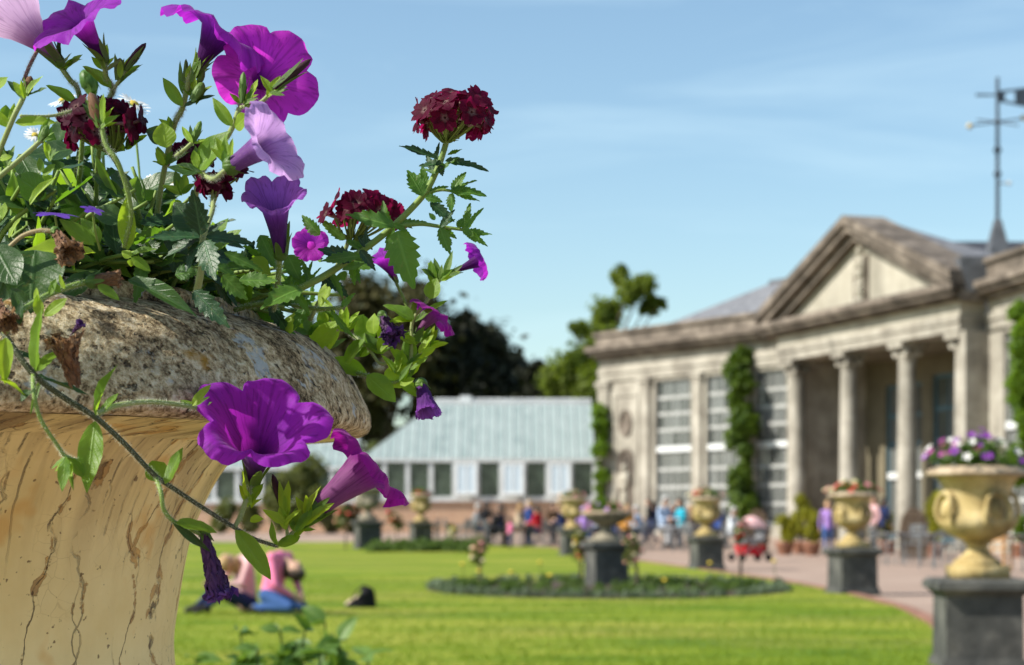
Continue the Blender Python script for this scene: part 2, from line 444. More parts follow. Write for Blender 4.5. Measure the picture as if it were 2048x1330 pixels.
def entablature(F, a0, a1, parent=ORA, zc=9.2, dz=0.0, proj=0.0):
    part('architrave', lambda m: (m.box2((a0, -0.3, 7.62), (a1, 0.10+proj, 7.95), F.M), m.box2((a0, -0.3, 7.952), (a1, 0.16+proj, 8.2), F.M)), M_STONE)
    part('frieze', lambda m: m.box2((a0, -0.3, 8.202), (a1, 0.05+proj, 8.65), F.M), M_STONE)
    part('cornice', lambda m: (m.box2((a0-.05, -0.3, 8.652), (a1+.05, 0.30+proj, 8.85), F.M), m.box2((a0-.15, -0.3, 8.852), (a1+.15, 0.62+proj, 9.02), F.M),
                               m.box2((a0-.25, -0.3, 9.022), (a1+.25, 0.78+proj, 9.25), F.M)), M_STONE_TOP)

# --- wing nearest the glasshouse
W = [(4.35, 6.95), (8.05, 10.55), (11.35, 13.45)]
ops = [(a, b, 0.85, 7.45) for a, b in W]
part('wing_wall', lambda m: wall_with_openings(m, F1, 0.0, 14.2, -0.5, 7.62, -0.35, 0.0, ops), M_STONE)
part('gable_wall', lambda m: m.box2((0.0, -9.0, -0.5), (0.3, -0.352, 9.3), F1.M), M_STONE)
for (a0, a1) in ((0.02, 0.85), (3.35, 4.0), (7.2, 7.8), (10.7, 11.1)):
    p_ = part('pilaster', lambda m: m.box2((a0, 0.0, -0.4), (a1, 0.16, 7.25), F1.M), M_STONE)
    part('capital', lambda m: (m.box2((a0-.06, 0.0, 7.252), (a1+.06, 0.2, 7.42), F1.M), m.box2((a0-.12, 0, 7.422), (a1+.12, 0.26, 7.618), F1.M)), M_STONE, p_)
entablature(F1, 0.0, 13.9)
part('parapet', lambda m: (m.box2((0.1, -0.4, 9.252), (14.0, 0.35, 9.75), F1.M), m.box2((0.0, -0.5, 9.752), (14.1, 0.48, 9.92), F1.M)), M_STONE_TOP)
for (a0, a1) in W: window(F1, a0, a1, 0.95, 7.4, 4.3, 4, 4, 5, b=-0.2)
# panel with oval plaque and arched statue niche
m = MB()
for (lo, hi) in (((1.15, 0, 0.9), (1.3, 0.06, 7.0)), ((2.95, 0, 0.9), (3.1, 0.06, 7.0)), ((1.3, 0, 6.85), (2.95, 0.059, 7.0))): m.box2(lo, hi, F1.M)
pn = m.build('wall_panel', M_STONE, ORA)
def oval(m, ca, cz, ra, rz_, dep, ring=0.14):
    n = 28; b0 = len(m.v)
    for k in range(n):
        a = 2*math.pi*k/n
        for (f, bb) in ((1.0, 0.005), (1.0, 0.1), (1-ring/ra, 0.08), (1-ring/ra-0.05, 0.01)):
            m.v.append(F1.M @ Vector((ca + ra*f*math.cos(a), bb, cz + rz_*f*math.sin(a))))
    for k in range(n):
        j = (k+1) % n
        for i in range(3): m.face([b0+k*4+i, b0+k*4+i+1, b0+j*4+i+1, b0+j*4+i])
    m.face([b0+k*4+3 for k in range(n)])
m = MB(); oval(m, 2.1, 5.6, 0.5, 0.62, 0.1); m.build('oval_plaque', M_STONE_TOP, ORA)
def niche(F, ca, w, z0, z1, name='niche', mat=M_STONE_TOP):
    m = MB(); n = 14; prof = [(-w, z0)] + [(-w*math.cos(math.pi*k/n), z1 - w + w*math.sin(math.pi*k/n)) for k in range(n+1)] + [(w, z0)]
    for f, bb in ((1.22, 0.005), (1.22, 0.09), (1.0, 0.09), (0.9, -0.30 if False else 0.012)):
        for (a, z) in prof: m.v.append(F.M @ Vector((ca + a*f, bb, z if f < 1.1 or z == z0 else z + 0.12)))
    q = len(prof)
    for r_ in range(3):
        for i in range(q-1): m.face([r_*q+i, r_*q+i+1, (r_+1)*q+i+1, (r_+1)*q+i])
    m.face([3*q+i for i in range(q)]); return m.build(name, mat, ORA)
niche(F1, 2.1, 0.48, 1.4, 4.3)
def statue(F, ca, b, z0, h, name='statue', mat=M_RENDER, parent=ORA):
    m = MB(); s_ = h/1.8
    for (da, zz, rx, rz_) in ((0, 0.12, .22, .12), (-.06, .5, .13, .42), (.07, .5, .13, .42), (0, .95, .2, .22), (0, 1.25, .22, .26), (-.2, 1.2, .07, .3), (.22, 1.25, .07, .28), (0, 1.5, .08, .12), (0, 1.66, .11, .14)):
        m.ball((ca + da*s_, b, z0 + zz*s_), (rx*s_, 0.11*s_ + rx*s_*.35, rz_*s_), 10, 7, F.M)
    return m.build(name, mat, parent, True)
statue(F1, 2.1, 0.1, 1.4, 2.3)
# slate roof over the wing (hipped)
def roof1(m):
    z0, z1 = 9.45, 12.0
    pts = [(0.6, -0.6, z0), (14.5, -0.6, z0), (14.5, -9.4, z0), (0.6, -9.4, z0), (6.5, -5.0, z1), (15.5, -5.0, z1)]
    b = len(m.v); m.v += [F1.M @ Vector(p) for p in pts]
    for q in ((0, 1, 5, 4), (2, 3, 4, 5), (3, 0, 4), (1, 2, 5)): m.face([b+i for i in q])
rf = part('roof', roof1, M_SLATE)
m = MB(); m.tube([F1.M @ Vector((6.5, -5, 12.03)), F1.M @ Vector((15.5, -5, 12.03))], 0.12); m.build('ridge', M_LEAD, rf)

# --- portico
A0, A1 = 0.75, 15.35
for k, a in enumerate((1.55, 6.1, 10.7, 14.75)):
    base_prof = [(0.52, 0.0), (0.52, 0.10), (0.45, 0.14), (0.48, 0.22), (0.40, 0.3)]
    shaft = [(0.385 - 0.07*(i/10)**1.6, 0.3 + 6.6*i/10) for i in range(11)]
    T = F2.M @ Matrix.Translation((a, -0.55, 0.0))
    m = MB(); m.lathe(shaft, 28, T); col_ = m.build('column', M_STONE, ORA, True)
    m = MB(); m.box2((-.62, -.62, -.4), (.62, .62, 0), T); m.lathe(base_prof, 24, T); m.build('column_base', M_STONE, col_)
    m = MB(); m.lathe([(0.315, 6.9), (0.35, 6.95), (0.32, 7.0), (0.40, 7.2)], 24, T)
    for sa in (-1, 1):                                  # ionic volutes
        for sb in (-1, 1):
            Tv = T @ Matrix.Translation((sa*0.36, sb*0.25, 7.24)) @ Matrix.Rotation(math.pi/2, 4, 'X')
            m.lathe([(0.02, -.08), (0.17, -.08), (0.17, .08), (0.02, .08)], 16, Tv)
    m.box2((-.52, -.52, 7.4), (.52, .52, 7.618), T); m.build('capital', M_STONE, col_, False)
entab_proj = 0.0
part('architrave', lambda m: (m.box2((A0, -1.05, 7.62), (A1, 0.0, 7.95), F2.M), m.box2((A0-.05, -1.05, 7.952), (A1+.05, 0.06, 8.2), F2.M)), M_STONE)
part('frieze', lambda m: m.box2((A0, -1.05, 8.202), (A1, -0.02, 8.65), F2.M), M_RENDER)
def dent(m):
    m.box2((A0-.15, -1.05, 8.652), (A1+.15, 0.2, 8.8), F2.M)
    for k in range(62): m.box2((A0 + .1 + k*.236, 0.2, 8.68), (A0 + .22 + k*.236, 0.34, 8.8), F2.M)
    m.box2((A0-.45, -1.05, 8.802), (A1+.45, 0.52, 8.98), F2.M); m.box2((A0-.6, -1.05, 8.982), (A1+.6, 0.68, 9.22), F2.M)
part('cornice', dent, M_STONE_TOP)
AM = (A0+A1)/2; ZP = 12.3
def tymp(m):
    b = len(m.v)
    for bb in (-1.0, -0.06):
        m.v += [F2.M @ Vector(p) for p in ((A0-.2, bb, 9.222), (A1+.2, bb, 9.222), (AM, bb, ZP-.35))]
    m.face([b+3, b+4, b+5]); m.face([b+2, b+1, b]); m.face([b, b+1, b+4, b+3]); m.face([b+1, b+2, b+5, b+4]); m.face([b+2, b, b+3, b+5])
ped = part('pediment', tymp, M_RENDER)
def raking(m):
    for s_ in (-1, 1):
        e = A0-.6 if s_ < 0 else A1+.6
        for (b1, t0, t1) in ((0.30, -0.62, -0.3), (0.58, -0.3, -0.02), (0.74, -0.02, 0.32)):
            z_e = 9.3; q = []
            for bb in (-1.0, b1):
                q.append([F2.M @ Vector((e, bb, z_e+t0*1.1)), F2.M @ Vector((AM, bb, ZP+t0)), F2.M @ Vector((AM, bb, ZP+t1)), F2.M @ Vector((e, bb, z_e+t1*1.1))])
            b = len(m.v); m.v += q[0] + q[1]
            m.face([b+3, b+2, b+1, b]); m.face([b+4, b+5, b+6, b+7])
            for i in range(4): m.face([b+i, b+(i+1) % 4, b+4+(i+1) % 4, b+4+i])
part('raking_cornice', raking, M_STONE_TOP, ped)
statue(F2, AM+.1, 0.04, 9.25, 2.2, 'relief_figure', M_RENDER, ped)
m = MB()
for da in (-.38, .58): m.box2((AM+da-.05, -.05, 9.25), (AM+da+.06, 0.05, 11.1), F2.M)
m.build('niche_frame', M_STONE_TOP, ped)
# porch: back wall with doors and dark glazed openings, side walls, ceiling
pops = [(2.6, 5.6, 0.3, 6.6), (6.4, 10.3, 0.2, 6.8), (11.0, 14.6, 0.2, 6.8)]
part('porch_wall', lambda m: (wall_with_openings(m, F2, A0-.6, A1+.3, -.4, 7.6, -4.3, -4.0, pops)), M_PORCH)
part('porch_ceiling', lambda m: m.box2((A0, -4.3, 7.602), (A1, -1.052, 7.9), F2.M), M_PORCH)
part('porch_side_wall', lambda m: m.box2((A0-.5, -3.998, -.4), (A0+.15, -1.06, 7.6), F2.M), M_STONE)
part('corner_pier', lambda m: (m.box2((A1-.1, -4.0, -.4), (A1+.25, -0.08, 7.618), F2.M)), M_STONE)
part('porch_floor', lambda m: m.box2((A0-.4, -4.3, -.3), (A1+.4, 0.3, 0.12), F2.M), M_STONE)
for (a0, a1, z0, z1) in pops: window(F2, a0+.08, a1-.08, z0+.1, z1-.1, 2.9, 1, 3, 4, b=-4.2, mat=M_DOORB)
def doorm(m):
    m.box2((7.4, -4.06, 0.25), (8.3, -3.96, 2.75), F2.M); m.box2((8.5, -4.06, 0.25), (9.4, -3.96, 2.75), F2.M)
    for a in (7.5, 8.6):
        for z in (0.4, 1.6): m.box2((a, -3.962, z), (a+.7, -3.93, z+1.0), F2.M)
dr = part('door', doorm, M_DOORB)
m = MB(); m.ball(F2.M @ Vector((8.22, -3.9, 1.4)), .06); m.build('handle', M_LEAD, dr, True)
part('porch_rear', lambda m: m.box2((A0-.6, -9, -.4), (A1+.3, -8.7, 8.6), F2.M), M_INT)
# pediment roof running back, slates
def roof2(m):
    b = len(m.v)
    m.v += [F2.M @ Vector(p) for p in ((A0-.55, -.99, 9.32), (AM, -.99, ZP+.2), (A1+.55, -.99, 9.32), (A0-.55, -5, 9.32), (AM, -5, ZP-.9), (A1+.55, -5, 9.32))]
    for q in ((0, 1, 4, 3), (1, 2, 5, 4)): m.face([b+i for i in q])
part('roof', roof2, M_SLATE)
# --- wing past the portico
ops3 = [(1.3, 4.2, .85, 7.45), (5.6, 8.5, .85, 7.45)]
part('wing_wall', lambda m: wall_with_openings(m, F3, -0.3, 14, -.5, 7.62, -.35, 0, ops3), M_STONE)
entablature(F3, 0.0, 14)
part('parapet', lambda m: (m.box2((0.05, -0.4, 9.252), (14, 0.35, 9.85), F3.M), m.box2((0, -0.5, 9.852), (14, 0.48, 10.02), F3.M)), M_STONE_TOP)
for (a0, a1, _, _) in ops3: window(F3, a0, a1, 0.95, 7.4, 4.3, 4, 4, 5, b=-0.2)
def roof3(m):
    b = len(m.v)
    m.v += [F3.M @ Vector(p) for p in ((-1, -.55, 9.6), (14, -.55, 9.6), (14, -5, 12.0), (-1, -5, 12.0), (-1, -9.5, 9.6), (14, -9.5, 9.6))]
    for q in ((0, 1, 2, 3), (3, 2, 5, 4), (0, 3, 4)): m.face([b+i for i in q])
part('roof', roof3, M_SLATE)
# dark rain hopper in the valley between portico and wing
hq = F2.M @ Vector((15.75, -0.3, 9.2))
part('rain_hopper', lambda m: m.frustum((hq.x, hq.y), (.42, .3), (.55, .4), 8.9, 10.1), M_LEAD)
part('service_roof', lambda m: m.frustum((20.3, 88), (6.2, 4), (3.4, .3), 8.0, 13.3), plain('dark slate', (.05, .055, .07), .7, .3, 2))

# --- weather vane
Yv = 84.0; bx, _, zv0 = P(1995, 500, Yv)
WV = empty('weather_vane', (bx, Yv, zv0), 'tall iron weather vane mast on the orangery roof', 'weather vane')
def VZ(py): return P(0, py, Yv).z
def VX(px): return P(px, 0, Yv).x
M_IRON = plain('blue black iron', (0.045, 0.06, 0.08), 0.5, 0.3, 5)
m = MB(); m.tube([(bx, Yv, VZ(500)), (bx, Yv, VZ(155))], 0.10, 0.075, 10)
for py in (348, 300): m.lathe([(.1, -.12), (.17, -.06), (.17, .06), (.1, .12)], 10, Matrix.Translation((bx, Yv, VZ(py))))
m.build('mast', M_IRON, WV)
m = MB(); m.frustum((bx, Yv), (.5, .5), (.14, .14), VZ(520), VZ(440)); m.build('lantern_base', M_LEAD, WV)
m = MB(); zc = VZ(244)
m.tube([(VX(1938), Yv-.4, VZ(255)), (bx, Yv, zc), (VX(2050), Yv+.4, VZ(233))], .035)
m.tube([(VX(1968), Yv+1.2, VZ(228)), (bx, Yv, zc), (VX(2022), Yv-1.2, VZ(262))], .035)
m.ball((bx, Yv, zc), .14); m.build('compass_arms', M_IRON, WV)
m = MB(); m.ball((VX(1935), Yv-.4, VZ(256)), .13); m.ball((VX(2052), Yv+.4, VZ(232)), .13); m.build('compass_letter', plain('gilt', (0.5, 0.4, 0.2), .4, .2), WV, True)
m = MB(); vz = VZ(190); m.tube([(VX(1952), Yv, vz), (bx, Yv, vz)], .06, .04)
for (x0, x1, za, zb, zc_, zd) in ((1992, 2010, 183, 202, 180, 206), (2010, 2030, 180, 185, 178, 183), (2010, 2030, 201, 206, 205, 210), (2030, 2075, 178, 210, 172, 218)):
    b = len(m.v)
    for dy in (-.02, .02):
        m.v += [Vector((VX(x0), Yv+dy, VZ(zb))), Vector((VX(x1), Yv+dy, VZ(zd))), Vector((VX(x1), Yv+dy, VZ(zc_))), Vector((VX(x0), Yv+dy, VZ(za)))]
    for q in ((0, 1, 2, 3), (7, 6, 5, 4), (0, 4, 5, 1), (1, 5, 6, 2), (2, 6, 7, 3), (3, 7, 4, 0)): m.face([b+i for i in q])
m.build('arrow_vane', M_IRON, WV)
m = MB(); m.tube([(bx, Yv, VZ(366)), (VX(2020), Yv, VZ(366))], .04); m.ball((VX(2018), Yv, VZ(366)), .1); m.build('lamp_bracket', M_WHITE, WV)

# ================================================================== GLASSHOUSE
M_GROOF = NT('limewashed roof glass'); t = M_GROOF; r = t.n('ShaderNodeObjectInfo').outputs['Random']
t.base(t.mix(t.maprange(t.noise(t.coord('Object'), 1.5, 5), .3, .7), t.mix(r, (0.20, 0.26, 0.255), (0.29, 0.355, 0.345)), (0.34, 0.40, 0.39)), 0.35, 0.5); M_GROOF = t.m
t = NT('conservatory glass'); r = t.n('ShaderNodeObjectInfo').outputs['Random']
t.base(t.ramp(t.noise(t.coord('Object'), 2.2, 4), [(.35, (.03, .045, .03)), (.7, (.10, .13, .10))]), .1, .6); M_GWIN = t.m
t = NT('opened light glass'); t.base((.46, .53, .58), .2, .5); M_GOPEN = t.m  # pale base colour stands in for sky reflected by the tilted panes
t = NT('peach brickwork'); c = t.coord('Object', (4.4, 4.4, 4.4)); br = t.n('ShaderNodeTexBrick')
t.set(br.inputs['Color1'], (.58, .37, .24)); t.set(br.inputs['Color2'], (.48, .29, .19)); t.set(br.inputs['Mortar'], (.55, .44, .34)); br.inputs['Scale'].default_value = 1.0
cb = t.n('ShaderNodeTexCoord'); sp = t.n('ShaderNodeSeparateXYZ'); t.t.links.new(cb.outputs['Object'], sp.inputs[0]); cm = t.n('ShaderNodeCombineXYZ')
t.set(cm.inputs[0], t.math('MULTIPLY', sp.outputs[0], 2.2)); t.set(cm.inputs[1], t.math('MULTIPLY', sp.outputs[2], 3.3)); t.t.links.new(cm.outputs[0], br.inputs['Vector'])
t.base(br.outputs['Color'], .9, .1); M_BRICK = t.m

def glasshouse(name, label, xl, xr, Yf, ze, zs, xrl, zr, depth, opens, nb, zb=-0.1):
    """front wall at Yf from xl to xr; ridge from xrl at zr"""
    G = empty(name, ((xl+xr)/2, Yf, 0.4), label, 'glasshouse')
    m = MB(); m.box2((xl, Yf-.02, zb), (xr, Yf+.3, zs-.12)); m.box2((xl, Yf+.3, zb), (xl+.3, Yf+2*depth, zs-.12)); m.build('brick_base', M_BRICK, G)
    m = MB(); m.box2((xl-.1, Yf-.16, zs-.118), (xr, Yf+.32, zs+.12)); m.build('sill', M_WHITE, G)
    m = MB(); m.box2((xl-.1, Yf-.12, ze-.16), (xr+.05, Yf+.2, ze+.02)); m.build('eave_beam', M_WHITE, G)
    n = nb; w = (xr-xl)/n; op = set(opens)
    pm = MB(); pm.box((0, 0, 0), (w/2-.05, .006, (ze-.16-zs-.12)/2)); pme = pm.mesh('pane', M_GWIN)
    om = MB(); H = ze-.2-zs-.1
    for k in range(n+1):
        m = MB(); m.box2((xl+k*w-.11, Yf-.05, zs+.122), (xl+k*w+.11, Yf+.1, ze-.162)); m.build('mullion', M_WHITE, G)
    for k in range(n):
        if k in op:      # top-hung light pushed outwards
            T = Matrix.Translation((xl+(k+.5)*w, Yf-.1, ze-.2)) @ Matrix.Rotation(math.radians(-17), 4, 'X')
            m = MB(); m.box2((-w/2+.02, -.04, -H), (-w/2+.16, .04, 0), T); m.box2((w/2-.16, -.04, -H), (w/2-.02, .04, 0), T)
            m.box2((-w/2+.16, -.04, -H), (w/2-.16, .04, -H+.16), T); m.box2((-w/2+.16, -.04, -.12), (w/2-.16, .04, 0), T); m.box2((-.03, -.03, -H+.16), (.03, .03, -.12), T)
            wn = m.build('window', M_WHITE, G)
            m = MB(); m.box2((-w/2+.16, -.008, -H+.16), (-.03, .008, -.12), T); m.build('pane', M_GOPEN, wn)
            m = MB(); m.box2((.03, -.008, -H+.16), (w/2-.16, .008, -.12), T); m.build('pane', M_GOPEN, wn)
        link('pane', pme, G, Matrix.Translation((xl+(k+.5)*w, Yf+.05, (zs+.12+ze-.16)/2)))
    # roof: long glass strips between bars, hip at the far end
    nr = int((xr-xl)/.42); Yr = Yf + depth
    rb = MB(); rb.tube([(xrl, Yr, zr), (xr, Yr, zr)], .07); rb.box2((xrl, Yr-.9, zr-.42), (xr, Yr-.3, zr-.1)) ; rb.build('ridge_vent', M_WHITE, G)
    bars = MB()
    for k in range(nr):
        x0 = xl + (xr-xl)*k/nr; x1 = xl + (xr-xl)*(k+1)/nr
        def top(x):
            f = min(1.0, (x-xl)/(xrl-xl+1e-6)); return Vector((x, Yf-.12+(depth-.9+.02)*f, ze+(zr-.3-ze)*f))
        a, b = Vector((x0, Yf-.12, ze)), Vector((x1-.05, Yf-.12, ze)); c_, d = top(x1-.05), top(x0)
        m = MB(); bq = 0; m.v += [a, b, c_, d] + [p + Vector((0, .01, -.012)) for p in (a, b, c_, d)]
        for q in ((0, 1, 2, 3), (7, 6, 5, 4), (0, 4, 5, 1), (1, 5, 6, 2), (2, 6, 7, 3), (3, 7, 4, 0)): m.face(q)
        m.build('roof_pane', M_GROOF, G)
        bars.tube([b + Vector((.025, -.01, .01)), c_ + Vector((.025, -.01, .01))], .03, .03, 5)
    bars.build('glazing_bars', plain('grey glazing bar', (.34, .38, .38), .6, .2), G)
    m = MB(); m.v += [Vector((xl, Yf-.1, ze-.01)), Vector((xl, Yf+2*depth, ze-.01)), Vector((xrl, Yr, zr-.02))]; m.face((1, 0, 2)); m.build('hip_glass', M_GROOF, G)
    m = MB(); m.v += [Vector((xl, Yf+2*depth, ze)), Vector((xr, Yf+2*depth, ze)), Vector((xr, Yr, zr-.02)), Vector((xrl, Yr, zr-.02))]; m.face((1, 0, 3, 2)); m.build('back_glass', M_GROOF, G)
    m = MB(); m.box2((xl+.3, Yf+1.6, zb), (xr, Yf+1.8, ze-.2)); m.build('dim_interior', plain('planting inside', (.03, .05, .025), .9, .6, 1.5), G)
    return G
G1 = glasshouse('glasshouse', 'white framed glasshouse with pale glass roof and three windows pushed open', P(722, 0, 97).x, 4.0, 97.0, 4.05, 2.1, P(868, 0, 101).x, 7.15, 4.2, (4, 6, 8), 10)
for px, h in ((932, .5), (1018, .35)):
    m = MB(); q = P(px, 812, 101); m.box((q.x, q.y, q.z), (.28, .25, h)); m.build('roof_vent', M_WHITE, G1)
G2 = glasshouse('lean_to_glasshouse', 'low glasshouse wing with white sill and dark brick base', P(380, 0, 99).x, P(712, 0, 99).x, 99.0, 3.7, 2.0, P(420, 0, 101.5).x, 5.2, 2.6, (), 7)

# ================================================================== TREES AND SHRUBS
def crown(name, lobes, n, size, mat, parent, seed, shell=0.55, flat=0.6, soft=False):
    r_ = random.Random(seed); m = MB(); ws = [rr**2 for _, rr in lobes]; uvq = [(0, 0), (1, 0), (1, 1), (0, 1)]
    for k in range(n):
        c_, rr = r_.choices(lobes, ws)[0]
        d = Vector((r_.gauss(0, 1), r_.gauss(0, 1), r_.gauss(0, 1))).normalized()
        bump_ = 0.80 + 0.42*noise.noise(Vector(c_)*.37 + d*1.9) + 0.30*noise.noise(d*4.3 + Vector(c_)) + 0.2*noise.noise(d*9.0 - Vector(c_))
        p = Vector(c_) + d * rr * bump_ * (shell + (1-shell)*r_.random()**.5)
        if soft: p = Vector(c_) + d * rr * min(1.7, abs(r_.gauss(.58, .36))) * (.75 + .5*noise.noise(Vector(c_)*.9 + d*2.3))
        nn = (d*flat + Vector((r_.gauss(0, .6), r_.gauss(0, .6), r_.gauss(0, .6)+.3))).normalized()
        x = nn.orthogonal().normalized(); x = Quaternion(nn, r_.uniform(0, 6.28)) @ x; y = nn.cross(x)
        s_ = size*r_.uniform(.55, 1.3); b = len(m.v)
        m.v += [p - x*s_ , p - y*s_*.5 + nn*s_*.12, p + x*s_, p + y*s_*.5 + nn*s_*.12]
        m.face([b, b+1, b+2, b+3], uvq)
    return m.build(name, mat, parent)

def foliage_mat(name, lo, hi, trans, tf=.3, scale=.5, rough=.6):
    t = NT(name); c_ = t.coord('Object')
    v = t.math('ADD', t.math('MULTIPLY', t.noise(c_, scale, 4), .6), t.math('MULTIPLY', t.noise(c_, scale*9, 2), .4))
    t.base(t.ramp(v, [(.36, lo), (.64, hi)]), rough, .25); t.translucent(trans, tf); return t.m
M_BARK = plain('grey brown bark', (.09, .07, .05), .95, .5, 3)
M_TDARK = foliage_mat('evergreen oak leaf', (.010, .014, .008), (.030, .032, .014), (.02, .028, .008), .15, .25)
M_TOAK = foliage_mat('dull oak leaf', (.03, .035, .010), (.085, .075, .022), (.07, .07, .012), .25, .25)
M_TGREEN = foliage_mat('broad green leaf', (.05, .085, .012), (.17, .21, .025), (.24, .33, .02), .4, .3)
M_IVY = foliage_mat('climber leaf', (.045, .10, .008), (.14, .24, .015), (.25, .40, .02), .4, 1.2)
M_IVYD = foliage_mat('deep climber leaf', (.025, .06, .008), (.11, .17, .014), (.16, .26, .012), .3, 1.2)
M_GOLD = foliage_mat('golden shrub leaf', (.13, .15, .012), (.32, .30, .025), (.4, .38, .02), .35, 2)
M_SHRUB = foliage_mat('garden shrub leaf', (.05, .08, .02), (.16, .17, .05), (.2, .22, .04), .35, 2)

def tree(name, label, base, trunk_h, lobes, n, size, mat, seed, r0=.45):
    T = empty(name, base, label, 'tree', 'trees behind the glasshouse'); b = Vector(base)
    m = MB(); top = b + Vector((0, 0, trunk_h)); m.tube(bez([b - Vector((0, 0, .3)), b + Vector((.15, 0, trunk_h*.5)), top]), r0, r0*.6, 9)
    for (c_, rr) in lobes:
        c_ = Vector(c_); m.tube(bez([top - Vector((0, 0, trunk_h*.25)), (top+c_)/2 + Vector((0, 0, .5)), c_ + Vector((0, 0, rr*.4))]), r0*.4, r0*.08, 6)
    q_ = random.Random(seed+100); sub = []
    for (c_, rr) in lobes:
        sub.append((c_, rr*.92))
        for _ in range(6):
            d_ = Vector((q_.gauss(0, 1), q_.gauss(0, 1), q_.gauss(0, 1))).normalized(); s_ = q_.uniform(.28, .52); cc_ = Vector(c_) + d_*rr*q_.uniform(.45, .8); sub.append((tuple(cc_), rr*s_))
            m.tube([Vector(c_), cc_], r0*.08, r0*.03, 4)
    m.build('trunk', M_BARK, T); crown('crown', sub, int(n*1.6), size, mat, T, seed, .15, .6, True); return T
def LB(Y, *l): return [(tuple(P(x, y, Y + dy)), r*Y/FPX) for (x, y, r, dy) in l]
Yt = 132
tree('oak_tree', 'dull olive oak whose rounded crown rises behind the petunia stems', (P(760, 0, Yt).x, Yt, .4), 5, LB(Yt, (735, 640, 95, 0), (820, 625, 85, -2), (690, 720, 90, 1), (830, 730, 100, -1), (620, 690, 80, 3), (600, 780, 80, 0), (740, 790, 90, 0)), 17000, .36, M_TOAK, 1)
tree('evergreen_oak', 'almost black evergreen oak behind the glasshouse roof', (P(960, 0, Yt+2).x, Yt+2, .4), 4, LB(Yt+2, (955, 700, 80, 0), (900, 745, 70, -2), (1010, 745, 60, -1), (970, 790, 80, -3), (870, 820, 70, -2), (1050, 790, 45, 1), (930, 660, 40, 0)), 17000, .36, M_TDARK, 2)
Yt = 122
tree('broadleaf_tree', 'airy light green tree with open forked top beside the orangery', (P(1175, 0, Yt).x, Yt, .4), 6, LB(Yt, (1150, 745, 62, 0), (1205, 690, 45, 0), (1215, 625, 42, 1), (1258, 585, 30, 0), (1240, 553, 22, 1), (1292, 568, 26, 0), (1300, 610, 24, 1), (1322, 608, 13, 0), (1165, 660, 22, 2), (1110, 770, 38, 0), (1190, 780, 60, -1), (1150, 655, 14, 0)), 15000, .24, M_TGREEN, 3, .35)
tree('copper_tree', 'small blackish tree filling the gap left of the green tree', (P(1075, 0, 128).x, 128, .4), 3, LB(128, (1072, 745, 26, 0), (1080, 780, 34, 0), (1060, 800, 30, 0)), 2500, .34, M_TDARK, 4, .2)
# far tree belt so the horizon is closed behind the buildings
bl = []
for k in range(64):
    x = -150 + 300*k/63; bl.append(((x + rng.uniform(-3, 3), 185 + rng.uniform(-8, 8), 3.5), rng.uniform(5, 7.5)))
tag(crown('distant_wood', bl, 30000, .9, M_TOAK, None, 9), 'far belt of trees closing the garden behind the glasshouse', 'wood', kind='stuff')

def shrub(name, label, px, Y, top_py, wpx, mat, n, size, seed, cat='shrub', base_z=None, group=None, lobes=5):
    z0 = zg(Y) if base_z is None else base_z; b = Vector((P(px, 0, Y).x, Y, z0)); top = P(px, top_py, Y).z; w = wpx*Y/FPX/2; h = top - z0
    S = empty(name, b, label, cat, group); r_ = random.Random(seed); lb = []
    for k in range(lobes):
        lb.append(((b.x + r_.uniform(-.45, .45)*w, Y + r_.uniform(-.3, .3)*w, z0 + h*(.25 + .55*k/(lobes-1 if lobes > 1 else 1))), min(w*.75, h*.42)))
    m = MB()
    for c_, rr in lb: m.tube([b - Vector((0, 0, .05)), Vector(c_)], .03, .01, 5)
    m.build('stem', M_BARK, S); crown('foliage', lb, n, size, mat, S, seed); return S
shrub('mock_orange_shrub', 'loose yellow green shrub against the low glasshouse, behind the purple trumpet flower', 615, 93, 900, 95, M_SHRUB, 1800, .16, 11)
shrub('garden_shrub', 'olive shrub standing left of the dark urn pedestal', 565, 90, 940, 80, M_SHRUB, 1500, .16, 12)
shrub('bushy_shrub', 'small yellowish bush above the glasshouse hip end', 745, 104, 862, 60, M_SHRUB, 900, .16, 13)

for i_, (px_, tp_, w_, lab_) in enumerate(((445, 1000, 60, 'dull green shrub farthest left against the low glasshouse wall'), (500, 1010, 60, 'dull green shrub under the low glasshouse sill'), (655, 1006, 50, 'dark shrub between the low glasshouse and the broad pedestal'), (705, 1012, 44, 'dark shrub right beside the broad dark pedestal'))): shrub('border_shrub', lab_, px_, 92, tp_, w_, M_SHRUB if i_ < 2 else M_TOAK, 900, .14, 60+i_)
def climber(label, F, a, b, z0, z1, w, mat, n, seed, size=.16):
    base = F.M @ Vector((a, b, z0)); C_ = empty('climbing_plant', base, label, 'climber', 'climbers on the orangery front')
    r_ = random.Random(seed); lb = []; k = int((z1-z0)/.55)
    for i in range(k):
        lb.append((tuple(F.M @ Vector((a + r_.uniform(-.45, .45)*w, b + r_.uniform(0, .35), z0 + .3 + (z1-z0-.5)*i/(k-1)))), w*r_.uniform(.30, .95)))
    m = MB(); m.tube(bez([F.M @ Vector((a, b, z0-.3)), F.M @ Vector((a+.15, b, (z0+z1)/2)), F.M @ Vector((a, b, z1-.3))]), .06, .02); m.build('stem', M_BARK, C_)
    crown('foliage', lb, n, size, mat, C_, seed); return C_
climber('bright green creeper up the corner beside the glasshouse', F1, F1.a_of(1203, .35), .35, .45, 6.4, .5, M_IVY, 3000, 21)
climber('dense dark green creeper between the tall wing windows', F1, F1.a_of(1490, .5), .5, .35, 8.2, .82, M_IVYD, 5600, 22, .17)
climber('bright creeper on the wing past the portico, at the frame edge', F3, 4.4, .5, 2.4, 8.0, .62, M_IVY, 3400, 23)

